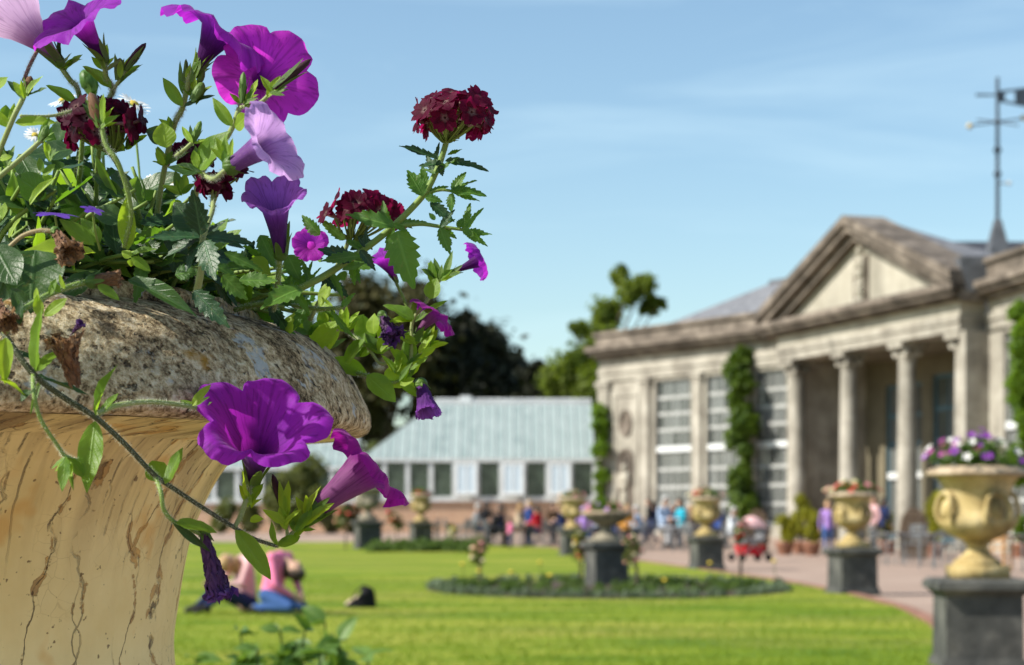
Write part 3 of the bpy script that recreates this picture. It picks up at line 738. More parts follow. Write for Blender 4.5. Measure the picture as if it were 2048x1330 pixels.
# ================================================================== URNS ON PEDESTALS
M_PED = stone_mat('shade-darkened pedestal stone', (.035, .036, .034), (.075, .076, .07), (.15, .147, .13), 3.0, .7, 2.5, .5, .8)  # base colour darkened overall to stand in for the shaded front faces
M_URN = stone_mat('ochre garden urn', (.24, .17, .065), (.42, .32, .14), (.54, .44, .24), 4.5, .9, 4.5, .3, .35)
M_URNRIM = stone_mat('lichened urn rim', (.20, .15, .10), (.40, .31, .21), (.52, .43, .31), 9, .5, 6, .5, 1)
M_URNOLD = stone_mat('grey weathered urn', (.13, .12, .09), (.26, .23, .17), (.38, .34, .25), 5, .6, 4, .5, .5)

PED_M = {}
def pedestal_meshes():
    def body():
        m = MB(); m.frustum((0, 0), (.33, .33), (.31, .31), 0.0, .09); m.frustum((0, 0), (.295, .295), (.29, .29), .09, .57); return m.mesh('pedestal', M_PED)
    def cap():
        m = MB(); m.frustum((0, 0), (.295, .295), (.35, .35), .571, .62); m.frustum((0, 0), (.365, .365), (.365, .365), .621, .675); m.frustum((0, 0), (.355, .355), (.33, .33), .676, .70); return m.mesh('cap', M_PED)
    PED_M['body'] = body(); PED_M['cap'] = cap()
    m = MB(); m.frustum((0, 0), (.335, .335), (.345, .345), -.35, .012); PED_M['plinth'] = m.mesh('plinth', M_PED)
pedestal_meshes()
def gad(a, z): return 1 + (.035*abs(math.sin(a*8)) if .34 < z < .50 else 0)
def smoothprof(p, n=5):
    q = bez([(r, z, 0) for r, z in p], n); return [(max(.0, v.x), v.y) for v in q]
URN = {}
def urn_meshes():
    for key, mb_, mr in (('ochre', M_URN, M_URNRIM), ('grey', M_URNOLD, M_URNOLD)):
        m = MB(); m.lathe(smoothprof([(.10, .285), (.20, .33), (.275, .40), (.285, .46), (.255, .52), (.243, .60), (.255, .68), (.285, .745), (.32, .785)]), 64, None, False, gad); bowl = m.mesh('bowl', mb_, True)
        m = MB(); m.lathe([(.32, .786), (.375, .792), (.392, .80), (.390, .815), (.375, .838), (.345, .853), (.32, .857), (.318, .865), (.30, .867), (.285, .85), (.28, .83), (.02, .826)], 64); rim = m.mesh('rim', mr, True)
        m = MB(); m.lathe(smoothprof([(.185, .10), (.185, .125), (.16, .145), (.105, .19), (.075, .235), (.085, .26), (.11, .272), (.10, .286)]), 40); m.box2((-.21, -.21, .002), (.21, .21, .10)); foot = m.mesh('foot', mb_, True)
        mask = []
        for sg in (0, 1, 2, 3):
            T = Matrix.Rotation(math.pi/2*sg + .35, 4, 'Z'); m = MB()
            m.tube([T @ p for p in bez([(.27, -.09, .42), (.30, -.105, .52), (.285, -.07, .63), (.275, 0, .66), (.285, .07, .63), (.30, .105, .52), (.27, .09, .42)], 5)], .022, .022, 7)
            m.ball((.265, 0, .52), (.05, .07, .09), 10, 7, T); m.ball((.295, 0, .50), (.03, .022, .035), 8, 6, T); mask.append(m.mesh('mask_handle', mb_, True))
        URN[key] = (bowl, rim, foot, mask)
    m = MB(); m.lathe(smoothprof([(.08, .26), (.20, .30), (.33, .37), (.405, .45)]), 48); bowl = m.mesh('bowl', M_URNOLD, True)
    m = MB(); m.lathe([(.405, .451), (.43, .46), (.43, .50), (.41, .52), (.37, .51), (.02, .50)], 48); rim = m.mesh('rim', M_URNRIM, True)
    m = MB(); m.lathe(smoothprof([(.24, .06), (.22, .10), (.13, .15), (.09, .2), (.10, .24), (.08, .262)]), 36); m.box2((-.27, -.27, .002), (.27, .27, .06)); foot = m.mesh('foot', M_URNOLD, True)
    URN['tazza'] = (bowl, rim, foot, None)
urn_meshes()

M_PETG = foliage_mat('urn planting leaf', (.03, .07, .012), (.10, .17, .025), (.14, .24, .02), .35, 5)
FLC = {k: plain('petal ' + k, c_, .6, .2, 8) for k, c_ in dict(purple=(.20, .02, .32), magenta=(.35, .03, .25), white=(.75, .73, .7), red=(.5, .03, .03), pink=(.62, .22, .25), maroon=(.10, .01, .03), cream=(.62, .55, .32), peach=(.62, .32, .2), yellow=(.65, .48, .04), lilac=(.45, .28, .6)).items()}
def planting(label, c, r, h, cols, n_fl, seed, spill=.3, nleaf=500, fs=.045, cat='flowers', group='plantings in the garden urns'):
    """bedding flowers filling an urn: foliage plus each blossom"""
    PL = empty('urn_planting', c, label, cat, group); r_ = random.Random(seed); c = Vector(c)
    lb = [((c.x + r*.5*math.cos(a), c.y + r*.5*math.sin(a), c.z + h*.25), r*.55) for a in (0, 1.25, 2.5, 3.77, 5.0)] + [((c.x, c.y, c.z + h*.35), r*.6)]
    crown('foliage', lb, nleaf, r*.13, M_PETG, PL, seed, .6)
    fm = {}
    for cname in set(cols):
        m = MB()
        for k in range(5):
            a0 = 2*math.pi*k/5; b = len(m.v)
            m.v += [Vector((0, 0, -.25)), Vector((.75*math.cos(a0-.45), .75*math.sin(a0-.45), .1)), Vector((1.05*math.cos(a0), 1.05*math.sin(a0), .02)), Vector((.75*math.cos(a0+.45), .75*math.sin(a0+.45), .1))]
            m.face([b, b+1, b+2, b+3])
        fm[cname] = m.mesh('blossom', FLC[cname])
    st = MB()
    for k in range(n_fl):
        a = r_.uniform(0, 6.28); q = r_.random()**.6; rad = r*(q*(1+spill)); z = h*(1.05 - .75*q*q)*r_.uniform(.75, 1.15)
        p = c + Vector((rad*math.cos(a), rad*math.sin(a), z)); d = Vector((math.cos(a)*q, math.sin(a)*q - .3, .8)).normalized()
        s_ = fs*r_.uniform(.7, 1.25); M_ = Matrix.Translation(p) @ d.to_track_quat('Z', 'Y').to_matrix().to_4x4() @ Matrix.Scale(s_, 4)
        link('blossom', fm[cols[k % len(cols)]], PL, M_)
        st.tube([c + Vector((rad*.4*math.cos(a), rad*.4*math.sin(a), 0)), p - d*s_*.25], .004, .003, 4)
    st.build('stem', M_PETG, PL); return PL

def urn_set(px, Y, kind, sc, rz, plabel, ulabel, fl, seed, flabel, fgeom=(.30, .22, 26), z=None, hs=1.0, fs=.045):
    X = P(px, 0, Y).x; z0 = zg(Y) + .03 if z is None else z
    M0 = Matrix.Translation((X, Y, z0)) @ Matrix.Rotation(rz, 4, 'Z') @ Matrix.Diagonal((sc, sc, sc*hs, 1))
    p = link('stone_pedestal', PED_M['body'], None, M0); tag(p, plabel, 'pedestal', 'pedestals around the lawn')
    link('cap', PED_M['cap'], p, M0); link('plinth', PED_M['plinth'], p, M0)
    Mu = Matrix.Translation((X, Y, z0 + .70*sc*hs)) @ Matrix.Rotation(rz, 4, 'Z') @ Matrix.Scale(sc, 4)
    bowl, rim, foot, mask = URN[kind]; u = link('garden_urn', bowl, None, Mu); tag(u, ulabel, 'urn', 'urns around the lawn')
    link('rim', rim, u, Mu); link('foot', foot, u, Mu)
    for mk in mask or (): link('mask_handle', mk, u, Mu)
    top = .50 if kind == 'tazza' else .84
    planting(flabel, (X, Y, z0 + (.70*hs + top)*sc), fgeom[0]*sc, fgeom[1]*sc, fl, fgeom[2], seed, fs=fs)
R15 = math.radians(13)
urn_set(1955, 15.5, 'ochre', 1.0, math.radians(-2), 'large dark stone pedestal at the frame edge, beside the path', 'ochre urn with scrolled handles at the frame edge, bright on one side', ['purple', 'white', 'purple', 'maroon', 'purple', 'white', 'magenta', 'maroon'], 31, 'purple, maroon and white petunias overflowing the ochre urn at the frame edge', (.36, .27, 64), fs=.034)
urn_set(1705, 31.0, 'ochre', 1.0, R15, 'dark square pedestal casting its shadow across the path', 'ochre urn in front of the portico columns, red flowers on top', ['red', 'cream', 'pink', 'cream', 'red'], 32, 'cream and red geraniums in the urn before the portico', (.34, .18, 46))
urn_set(1413, 45.7, 'ochre', 1.05, R15, 'pedestal at the lawn edge before the ivy-clad windows', 'pale urn with red and pink flowers in front of the dark creeper', ['pink', 'red', 'peach', 'cream'], 33, 'pink and peach flowers in the urn before the dark creeper', (.34, .2, 40))
urn_set(1213, 33.0, 'tazza', .98, math.radians(16), 'tall dark pedestal rising from the oval flower bed', 'wide shallow stone basin on the pedestal in the flower bed', ['lilac', 'pink', 'purple', 'pink'], 34, 'sparse lilac and pink flowers in the shallow stone basin', (.34, .16, 22), hs=1.12)
urn_set(1146, 62.0, 'ochre', 1.15, R15, 'pale pedestal behind the shallow basin', 'small ochre urn half hidden behind the shallow basin', ['cream', 'peach', 'pink'], 35, 'cream flowers in the small urn behind the basin', (.34, .2, 26))
urn_set(736, 72.0, 'grey', 1.42, math.radians(18), 'broad dark pedestal below the side-facing purple trumpet flower', 'dark weathered urn before the glasshouse brick base', ['maroon', 'pink'], 36, 'dark foliage with a few pink flowers in the weathered urn', (.3, .14, 10))
urn_set(842, 76.0, 'ochre', 1.22, math.radians(18), 'slim grey pedestal before the glasshouse windows', 'ochre urn topped with red geraniums before the glasshouse', ['red', 'magenta', 'red'], 37, 'red geraniums in the urn before the glasshouse', (.36, .14, 30))
# ================================================================== FLOWER BED IN THE LAWN
BC = Vector((1.55, 32.8, .035)); BRX, BRY = 2.95, 4.2
m = MB(); n = 48; m.v.append(BC + Vector((0, 0, .06)))
for k in range(n):
    a = 2*math.pi*k/n; m.v.append(BC + Vector((BRX*math.cos(a), BRY*math.sin(a), .004)))
for k in range(n): m.face([0, 1+k, 1+(k+1) % n])
tag(m.build('flower_bed', M_SOIL), kind='structure')
M_SILV = foliage_mat('silver edging leaf', (.06, .095, .04), (.20, .25, .16), (.16, .22, .1), .25, 3)
M_BEDG = foliage_mat('bedding leaf', (.035, .07, .015), (.11, .17, .03), (.12, .2, .02), .3, 3)
r_ = random.Random(5); lbs = []; lbg = []
for k in range(150):
    a = 2*math.pi*k/150; q = r_.uniform(.90, 1.0); lbs.append((tuple(BC + Vector((BRX*q*math.cos(a), BRY*q*math.sin(a), .05))), r_.uniform(.07, .12)))
for k in range(130):
    a = r_.uniform(0, 6.28); q = r_.random()**.5*.88; lbg.append((tuple(BC + Vector((BRX*q*math.cos(a), BRY*q*math.sin(a), .04))), r_.uniform(.08, .17)))
tag(crown('silver_edging', lbs, 9000, .032, M_SILV, None, 6), 'low silvery edging plants round the oval bed', 'ground cover', kind='stuff')
tag(crown('bedding_foliage', lbg, 9000, .042, M_BEDG, None, 7), 'low green bedding plants filling the oval bed', 'ground cover', kind='stuff')
# strip of low plants along the far lawn edge
lb = []
for k in range(120):
    x = r_.uniform(740, 965); Y = r_.uniform(67, 73); lb.append((tuple(P(x, 0, Y).xy) + (zg(Y) + .12,), r_.uniform(.18, .36)))
tag(crown('border_foliage', lb, 6000, .09, M_BEDG, None, 8), 'low green border along the far edge of the lawn', 'ground cover', kind='stuff')

def standard(label, px, Y, py_top, py_crown, wpx, cols, seed, leafm=M_SHRUB, nfl=14):
    """little standard rose: bare stem, round head, blossoms"""
    x = P(px, 0, Y).x; zb = zg(Y) + .04; zt, zc = P(0, py_top, Y).z, P(0, py_crown, Y).z; w = wpx*Y/FPX/2
    S = empty('standard_rose', (x, Y, zb), label, 'rose', 'standard roses on the lawn'); q = random.Random(seed)
    m = MB(); m.tube(bez([(x, Y, zb-.05), (x + .02, Y, (zb+zc)/2), (x, Y, zc + .05)]), .022, .014, 6); m.tube([(x+.04, Y, zb-.05), (x+.045, Y, zc)], .012, .012, 5); m.build('stem', M_BARK, S)
    h = (zt-zc); lbq = [((x + q.uniform(-.4, .4)*w, Y + q.uniform(-.3, .3)*w, zc + h*(.2 + .6*k/4)), max(w, h*.5)*.62) for k in range(5)]
    crown('foliage', lbq, 420, .035*Y/32, leafm, S, seed)
    fm = {}
    for cn in set(cols):
        mm = MB(); mm.ball((0, 0, 0), (1, 1, .8), 8, 5); fm[cn] = mm.mesh('blossom', FLC[cn], True)
    for k in range(nfl):
        cc, rr = q.choice(lbq); d = Vector((q.gauss(0, 1), -abs(q.gauss(0, 1)), q.gauss(.4, 1))).normalized()
        link('blossom', fm[cols[k % len(cols)]], S, Matrix.Translation(Vector(cc) + d*rr*.9) @ Matrix.Scale(q.uniform(.022, .04)*Y/32, 4))
    return S
standard('peach standard rose alone at the near end of the oval bed', 957, 34.0, 1072, 1128, 42, ['peach', 'pink', 'cream'], 41)
standard('yellowish standard rose touching the tall pedestal in the bed', 1158, 33.6, 1062, 1122, 36, ['red', 'cream', 'yellow'], 42)
standard('pink standard rose just right of the tall pedestal', 1270, 31.6, 1070, 1128, 46, ['pink', 'peach', 'cream'], 43)
standard('slim standard rose beside the red pushchair basket', 1478, 33.0, 1052, 1085, 18, ['red', 'cream'], 44, nfl=7)
standard('russet standard rose left of the broad dark pedestal', 690, 71, 1022, 1052, 52, ['peach', 'red', 'cream'], 45)
standard('russet standard rose between the two far pedestals', 792, 74, 1026, 1056, 40, ['peach', 'red'], 46)
standard('small yellow standard rose near the far lawn edge', 905, 72, 1050, 1068, 22, ['yellow', 'cream'], 47, nfl=8)
ml = MB(); ml.ball((0, 0, 0), (1, 1, .6), 8, 5); YB = ml.mesh('blossom', FLC['yellow'], True)
YL = ['leftmost single yellow bloom, above the near end of the oval bed', 'low yellow bloom at the foot of the peach standard rose', 'yellow bloom in the bed left of the tall pedestal', 'short yellow bloom between the peach rose and the tall pedestal', 'yellow bloom in the bed right of the pink standard rose', 'rightmost yellow bloom at the path end of the bed', 'yellow bloom at the front edge of the bed near the tall pedestal', 'low yellow bloom at the front of the bed right of the pedestal']
for yi, (px, py, Y) in enumerate(((925, 1128, 34), (958, 1142, 32), (1080, 1124, 35.5), (1022, 1144, 33.5), (1420, 1126, 32), (1548, 1122, 33), (1100, 1150, 30.5), (1330, 1160, 31))):
    q = P(px, py, Y); T = empty('yellow_flower', (q.x, Y, .05), YL[yi], 'flower', 'yellow blooms above the oval bed')
    m = MB(); m.tube([(q.x, Y, .03), (q.x + .02, Y, q.z*.5), (q.x, Y, q.z)], .008, .006, 5); m.build('stem', M_BEDG, T)
    link('blossom', YB, T, Matrix.Translation(q) @ Matrix.Scale(.042, 4))

# rose bush just in front of the lawn, below the vine
Yb = 5.2
RB = empty('rose_bush', (P(560, 0, Yb).x, Yb, .04), 'blurred leafy rose bush tops at the bottom edge below the vine', 'bush')
M_ROSE = leaf_mat('rose bush leaf', (.05, .11, .015), (.13, .22, .04), (.20, .34, .03), .35, .45)
def leaf_template(name, mat, asp=.5, teeth=0, tooth=.0, droop=.18, fold=.16, nu=10, wave=.03, tipp=1.0, seed=0, side=3, peak=.38):
    """unit leaf: base at origin, tip at +X, normal +Z, with outline teeth, folded midrib and droop"""
    m = MB(); nv = side*2; q = random.Random(seed)
    ph = q.uniform(0, 6)
    nU = nu if not teeth else teeth*4
    def fn(v_, u_):
        # u_ along, v_ across
        u = u_; s_ = v_*2-1
        wv = (math.sin(math.pi*u**(math.log(.5)/math.log(peak)))**.85 if 0 < u < 1 else 0)*asp*.5
        if u > .75: wv *= 1 - .12*((u-.75)/.25)*tipp
        if teeth:
            ft = (u*teeth) % 1.0; wv *= 1 - tooth*(1-ft if ft > .0 else 1)*abs(s_)**2
            uu = u + (.35/teeth)*ft*abs(s_)**2*.6
        else: uu = u
        wv = max(wv, .012*asp if u < .98 else 0)
        z = fold*abs(s_)*wv*1.6 - droop*u*u + wave*math.sin(u*9 + ph + s_*2)*s_*s_*(1 if wv > .03 else 0) + .012*math.sin(u*23)*abs(s_)
        return Vector((uu*(1-.05*droop), s_*wv, z)), (u, v_)
    m.grid(fn, nv, nU)
    return m.mesh(name, mat, True)
RL = [leaf_template('leaf', M_ROSE, .6, 0, 0, .2, .2, 8, .02, seed=k) for k in range(2)]
q = random.Random(12); sm = MB()
tops = [(392, 1318), (480, 1268), (515, 1300), (560, 1262), (585, 1290), (610, 1262), (650, 1246), (680, 1280), (560, 1320), (640, 1305), (735, 1312), (700, 1325), (500, 1330), (605, 1325)]
for (px, py) in tops:
    Yk = Yb + q.uniform(-.4, .4); tp = P(px, py, Yk); bs = Vector((P(px + q.uniform(-25, 25), 0, Yk).x, Yk + q.uniform(-.1, .1), .04))
    pts = bez([bs, (bs+tp)/2 + Vector((q.uniform(-.04, .04), 0, .05)), tp], 5); sm.tube(pts, .008, .003, 5)
    for k in range(17):
        f = 1.0 if k < 3 else q.uniform(.80, 1.0); b = pts[min(len(pts)-1, int(f*(len(pts)-1)))]
        d = Vector((q.gauss(0, 1), q.gauss(-.2, .7), q.uniform(-.2, .8))).normalized(); nrm = Vector((q.gauss(0, .5), q.gauss(-.2, .5), 1)).normalized()
        y = nrm.cross(d).normalized(); z = d.cross(y); Lf = q.uniform(.045, .085)
        link('leaf', q.choice(RL), RB, Matrix.Translation(b) @ Matrix((d, y, z)).transposed().to_4x4() @ Matrix.Scale(Lf, 4))
sm.build('stem', M_BEDG, RB)

# ================================================================== PEOPLE
def cloth(name, c_): return plain(name, c_, .85, .15, 6, spec=.15)
CL = {k: cloth('cloth ' + k, v) for k, v in dict(black=(.012, .012, .014), navy=(.02, .03, .09), blue=(.05, .10, .34), denim=(.04, .09, .24), white=(.62, .66, .7), paleblue=(.36, .46, .62), lilac=(.36, .22, .55), pink=(.75, .20, .36), palepink=(.62, .38, .38), magenta=(.55, .07, .26), turquoise=(.03, .36, .48), orange=(.6, .27, .03), grey=(.2, .2, .21), red=(.5, .02, .03), beige=(.45, .36, .25), brown=(.12, .07, .04)).items()}
M_SKIN = plain('skin', (.50, .30, .21), .55, .12, 8); M_HAIR = {k: plain('hair ' + k, v, .5, .3, 30) for k, v in dict(dark=(.03, .018, .012), grey=(.42, .41, .4), fair=(.35, .22, .09)).items()}
M_SHOE = plain('shoe leather', (.03, .025, .02), .5)

def figure(bones, voxel):
    """bones: (p0, p1, r0, r1, region) -> one continuous skin; faces take the material of the nearest bone"""
    m = MB()
    for (a, b, r0, r1, _) in bones:
        a, b = Vector(a), Vector(b); L = (b-a).length; k = max(2, int(L/(min(r0, r1)*.45))+1)
        for i in range(k):
            f = i/(k-1); m.ball(a.lerp(b, f), r0+(r1-r0)*f, 10, 6)
    me = m.mesh('tmp', M_SKIN); o = bpy.data.objects.new('tmp', me); COL.objects.link(o)
    md = o.modifiers.new('r', 'REMESH'); md.mode = 'VOXEL'; md.voxel_size = voxel; md.use_smooth_shade = True
    s_ = o.modifiers.new('s', 'SMOOTH'); s_.iterations = 3; s_.factor = .5
    dg = bpy.context.evaluated_depsgraph_get(); dg.update()
    res = bpy.data.meshes.new_from_object(o.evaluated_get(dg)); bpy.data.objects.remove(o); bpy.data.meshes.remove(me)
    co = np.empty(len(res.vertices)*3); res.vertices.foreach_get('co', co); co = co.reshape(-1, 3)
    li = np.empty(len(res.loops), dtype=int); res.loops.foreach_get('vertex_index', li)
    ls = np.empty(len(res.polygons), dtype=int); res.polygons.foreach_get('loop_start', ls)
    cen = (co[li[ls]] + co[li[ls+2]])/2
    best = np.full(len(cen), 1e9); reg = np.zeros(len(cen), dtype=int)
    for (a, b, r0, r1, g_) in bones:
        a = np.array(a); d = np.array(b) - a; f = np.clip(((cen-a) @ d)/max(1e-9, d @ d), 0, 1)
        dist = np.linalg.norm(cen - (a + f[:, None]*d), axis=1) - (r0 + (r1-r0)*f); w_ = dist < best; best[w_] = dist[w_]; reg[w_] = g_
    res.materials.clear()
    res.polygons.foreach_set('material_index', reg.tolist()); res.polygons.foreach_set('use_smooth', [True]*len(res.polygons)); res.update(); return res

def hand(bones, wrist, d, side):
    """palm, four unequal curled fingers and a thumb leaving the side of the palm"""
    w = Vector(wrist); d = Vector(d).normalized(); x = d.cross(Vector((0, 1, 0)) if abs(d.y) < .9 else Vector((1, 0, 0))).normalized(); n_ = d.cross(x)
    pe = w + d*.085; bones.append((w, pe, .028, .034, 0))
    for i, L in enumerate((.07, .085, .08, .06)):
        o_ = x*(i-1.5)*.021; k1 = pe + o_ + d*L*.55; bones.append((pe + o_*.9, k1, .0115, .0105, 0)); bones.append((k1, k1 + (d*.7 + n_*.6)*L*.5, .0105, .009, 0))
    t0 = w + d*.03 + x*side*.028; t1 = t0 + (d*.6 + x*side*.8)*.045; bones.append((t0, t1, .014, .012, 0)); bones.append((t1, t1 + d*.03, .012, .010, 0))

def person(label, loc, heading, pose, top, legs, hair='dark', voxel=.02, H=1.0, sleeves=True, lean=0.0, shoes=None, extra=None, group='visitors on the terrace'):
    """faces local +X"""
    B = []; V = Vector
    if pose == 'stand':
        hip, chest, neck, head = V((0, 0, .94)), V((.0, 0, 1.30)), V((.0, 0, 1.47)), V((.02, 0, 1.60))
        kn = [V((.03, s*.10, .50)) for s in (-1, 1)]; an = [V((-.02 + .06*s, s*.11, .09)) for s in (-1, 1)]
        el = [V((-.03, s*.27, 1.13)) for s in (-1, 1)]; wr = [V((.10, s*.24, .92)) for s in (-1, 1)]
    elif pose == 'walk':
        hip, chest, neck, head = V((0, 0, .93)), V((.04, 0, 1.29)), V((.06, 0, 1.46)), V((.10, 0, 1.59))
        kn = [V((.16, -.09, .52)), V((-.02, .09, .48))]; an = [V((.24, -.09, .10)), V((-.26, .09, .16))]
        el = [V((-.12, -.26, 1.14)), V((.10, .26, 1.13))]; wr = [V((-.10, -.26, .90)), V((.28, .24, 1.0))]
    elif pose == 'sit':
        hip, chest, neck, head = V((0, 0, .55)), V((.04 + lean*.5, 0, .93)), V((.06 + lean, 0, 1.10)), V((.10 + lean*1.3, 0, 1.23))
        kn = [V((.44, s*.12, .55)) for s in (-1, 1)]; an = [V((.42, s*.13, .09)) for s in (-1, 1)]
        el = [V((.12 + lean, s*.27, .80)) for s in (-1, 1)]; wr = [V((.36 + lean*.6, s*.18, .80)) for s in (-1, 1)]
    elif pose == 'ground_fold':      # sitting on the grass, bent forward, legs stretched
        hip, chest, neck, head = V((0, 0, .13)), V((.05, 0, .52)), V((.15, 0, .66)), V((.26, .02, .63))
        kn = [V((.36, s*.13, .28)) for s in (-1, 1)]; an = [V((.62, s*.12, .08)) for s in (-1, 1)]
        el = [V((.22, s*.27, .36)) for s in (-1, 1)]; wr = [V((.40, s*.16, .36)) for s in (-1, 1)]
    elif pose == 'ground_kneel':     # kneeling, curled over, one hand propped on the grass
        hip, chest, neck, head = V((-.06, 0, .24)), V((.04, 0, .58)), V((.15, 0, .66)), V((.26, 0, .56))
        kn = [V((.30, s*.14, .10)) for s in (-1, 1)]; an = [V((-.22, s*.13, .08)) for s in (-1, 1)]
        el = [V((.16, s*.25, .36)) for s in (-1, 1)]; wr = [V((.30, s*.11, .24)) for s in (-1, 1)]
    up = (chest-hip).normalized(); sh = [chest + up*.11 + V((0, s*.185, 0)) for s in (-1, 1)]
    hd = (head-neck).normalized()
    B += [(hip, chest, .135, .145, 1), (chest, chest + up*.10, .145, .10, 1), (sh[0], sh[1], .07, .07, 1), (chest + up*.1, neck + hd*.04, .06, .052, 0)]
    hc = head + hd*.05
    B += [(head, hc, .088, .098, 0), (head + V((.035, 0, -.02)), head + V((.05, 0, -.06)), .06, .045, 0)]
    fw = V((1, 0, 0)); fw = (fw - hd*fw.dot(hd)).normalized(); fc = head + hd*.02 + fw*.092
    B += [(fc + hd*.01, fc - hd*.025 + fw*.022, .010, .014, 0)]
    for s in (-1, 1): B += [(head + V((0, s*.095, .0)) + hd*.0, head + V((0, s*.098, 0)) + hd*.035, .016, .02, 0)]
    for i, s in enumerate((-1, 1)):
        hj = hip + V((0, s*.095, -.02))
        B += [(hj, kn[i], .098, .066, 2), (kn[i], an[i], .064, .042, 2), (an[i], an[i] + V((.14, 0, -.045)), .044, .036, 3), (an[i], an[i] + V((-.04, 0, -.045)), .044, .036, 3)]
        B += [(sh[i], el[i], .058, .046, 1), (el[i], wr[i], .044, .030, 1 if sleeves else 0)]
        hand(B, wr[i], wr[i] - el[i], -s)
    B = [(tuple(a), tuple(b), r0, r1, g_) for a, b, r0, r1, g_ in B]
    me = figure(B, voxel)
    for mm in (M_SKIN, CL[top], CL[legs], CL[shoes] if shoes else M_SHOE): me.materials.append(mm)
    M0 = Matrix.Translation(Vector(loc)) @ Matrix.Rotation(heading, 4, 'Z') @ Matrix.Scale(H, 4)
    o = link('person', me, None, M0); tag(o, label, 'person', group)
    hm = MB(); T = Matrix.Translation(hc - fw*.018 + hd*.012) @ hd.to_track_quat('Z', 'Y').to_matrix().to_4x4()
    hm.ball((0, 0, .012), (.112, .108, .112), 14, 9, T)
    hm.v = [v if (v - (hc - fw*.02)).dot(fw) < .075 or (v - hc).dot(hd) > .045 else v - fw*.05 for v in hm.v]
    if hair != 'grey': hm.ball(hc - fw*.07 - hd*.10, (.07, .085, .12), 10, 7)
    hm.build('hair', M_HAIR[hair], o, True, M0)
    em = MB()
    for s in (-1, 1): em.ball(fc + V((0, s*.034, 0)) + hd*.02 - fw*.006, .011, 6, 5)
    em.build('eyes', M_HAIR['dark'], o, True, M0)
    mm = MB(); mm.ball(fc - hd*.055 + fw*.0, (.008, .024, .007), 8, 5); mm.build('mouth', plain('lips', (.35, .12, .1), .5), o, True, M0)
    return o

def gp(px, Y, dz=0.0): q = P(px, 0, Y); return Vector((q.x, Y, zg(Y) + dz))
rad = math.radians
# two people on the grass
person('person in a pale pink top and navy trousers, sitting folded forward on the grass', gp(494, 24.6, .035), rad(215), 'ground_fold', 'palepink', 'navy', 'fair', .014, 1.0, True, group='people sitting on the lawn')
person('person in a bright pink top and blue jeans, kneeling bent over on the grass', gp(550, 24.2, .035), rad(-25), 'ground_kneel', 'pink', 'denim', 'dark', .014, 1.0, True, group='people sitting on the lawn')
# visitors on the terrace
def seat(px, Y): return gp(px, Y)
person('visitor in a black coat seated hunched at the far tables', gp(985, 74), rad(20), 'sit', 'black', 'black', 'dark', lean=.18, H=1.1)
person('child in a pink top beside the visitor in black', gp(1020, 73), rad(200), 'stand', 'pink', 'navy', 'dark', H=.62)
person('man in a blue shirt standing by the far tables', gp(1060, 75), rad(160), 'stand', 'blue', 'navy', 'fair', H=.98)
person('seated visitor with dark hair and brown top beyond the man in blue', gp(1104, 78), rad(-60), 'sit', 'brown', 'black', 'dark', H=1.15)
person('seated visitor in navy left of the shallow basin', gp(1127, 76), rad(170), 'sit', 'navy', 'grey', 'dark', H=1.1)
person('visitor in a lilac top seated just left of the shallow basin', gp(1168, 72), rad(-90), 'sit', 'lilac', 'denim', 'fair', H=1.1)
person('visitor in an orange top seated right of the shallow basin', gp(1252, 71), rad(-70), 'sit', 'orange', 'black', 'fair', H=1.15)
person('visitor in a black coat walking past the wing windows', gp(1302, 76), rad(190), 'walk', 'black', 'navy', 'dark', H=1.02)
person('white-haired visitor in a pale blue shirt at the tables', gp(1326, 73), rad(-50), 'sit', 'paleblue', 'grey', 'grey', H=1.35)
person('dark-haired visitor in a turquoise top at the tables', gp(1366, 74), rad(200), 'sit', 'turquoise', 'white', 'dark', H=1.3)
person('grey-haired visitor in a blue top behind the urn with pink flowers', gp(1441, 72), rad(180), 'sit', 'blue', 'navy', 'grey', H=1.3)
person('visitor in a white shirt seated near the pushchair', gp(1462, 70), rad(-30), 'sit', 'white', 'grey', 'grey', H=1.1)
person('visitor in a lilac top and jeans walking left of the portico urn', gp(1656, 62), rad(-100), 'walk', 'lilac', 'denim', 'fair', H=.98)
person('visitor in a pink top and black shorts standing behind the portico urn', gp(1748, 64), rad(200), 'stand', 'palepink', 'black', 'dark', H=1.08, shoes='pink')
person('visitor in a navy top beside the one in pink', gp(1767, 66), rad(30), 'stand', 'navy', 'black', 'dark', H=1.05)

more = [(950, 77, 10, 'grey', 'navy', 'grey', 'visitor in grey seated at the glasshouse end of the tables'), (1004, 78, 190, 'navy', 'black', 'dark', 'visitor in dark navy right behind the hunched black coat'), (1036, 77, -20, 'beige', 'brown', 'fair', 'visitor in beige seated left of the man in blue'), (1078, 74, 150, 'red', 'navy', 'dark', 'visitor in a red top seated right of the man in blue'),
        (1190, 77, -120, 'white', 'navy', 'dark', 'visitor in white seen left of the basin stem'), (1228, 75, -60, 'navy', 'navy', 'fair', 'visitor in navy seen right of the basin stem'), (1278, 73, 160, 'paleblue', 'black', 'grey', 'visitor in pale blue between the orange top and the black coat'), (1346, 76, -90, 'black', 'black', 'dark', 'visitor in black between the pale blue shirt and the turquoise top'),
        (1388, 75, 180, 'brown', 'navy', 'fair', 'visitor in brown left of the urn with pink flowers'), (1425, 74, 0, 'navy', 'grey', 'dark', 'visitor in navy right behind the urn with pink flowers')]
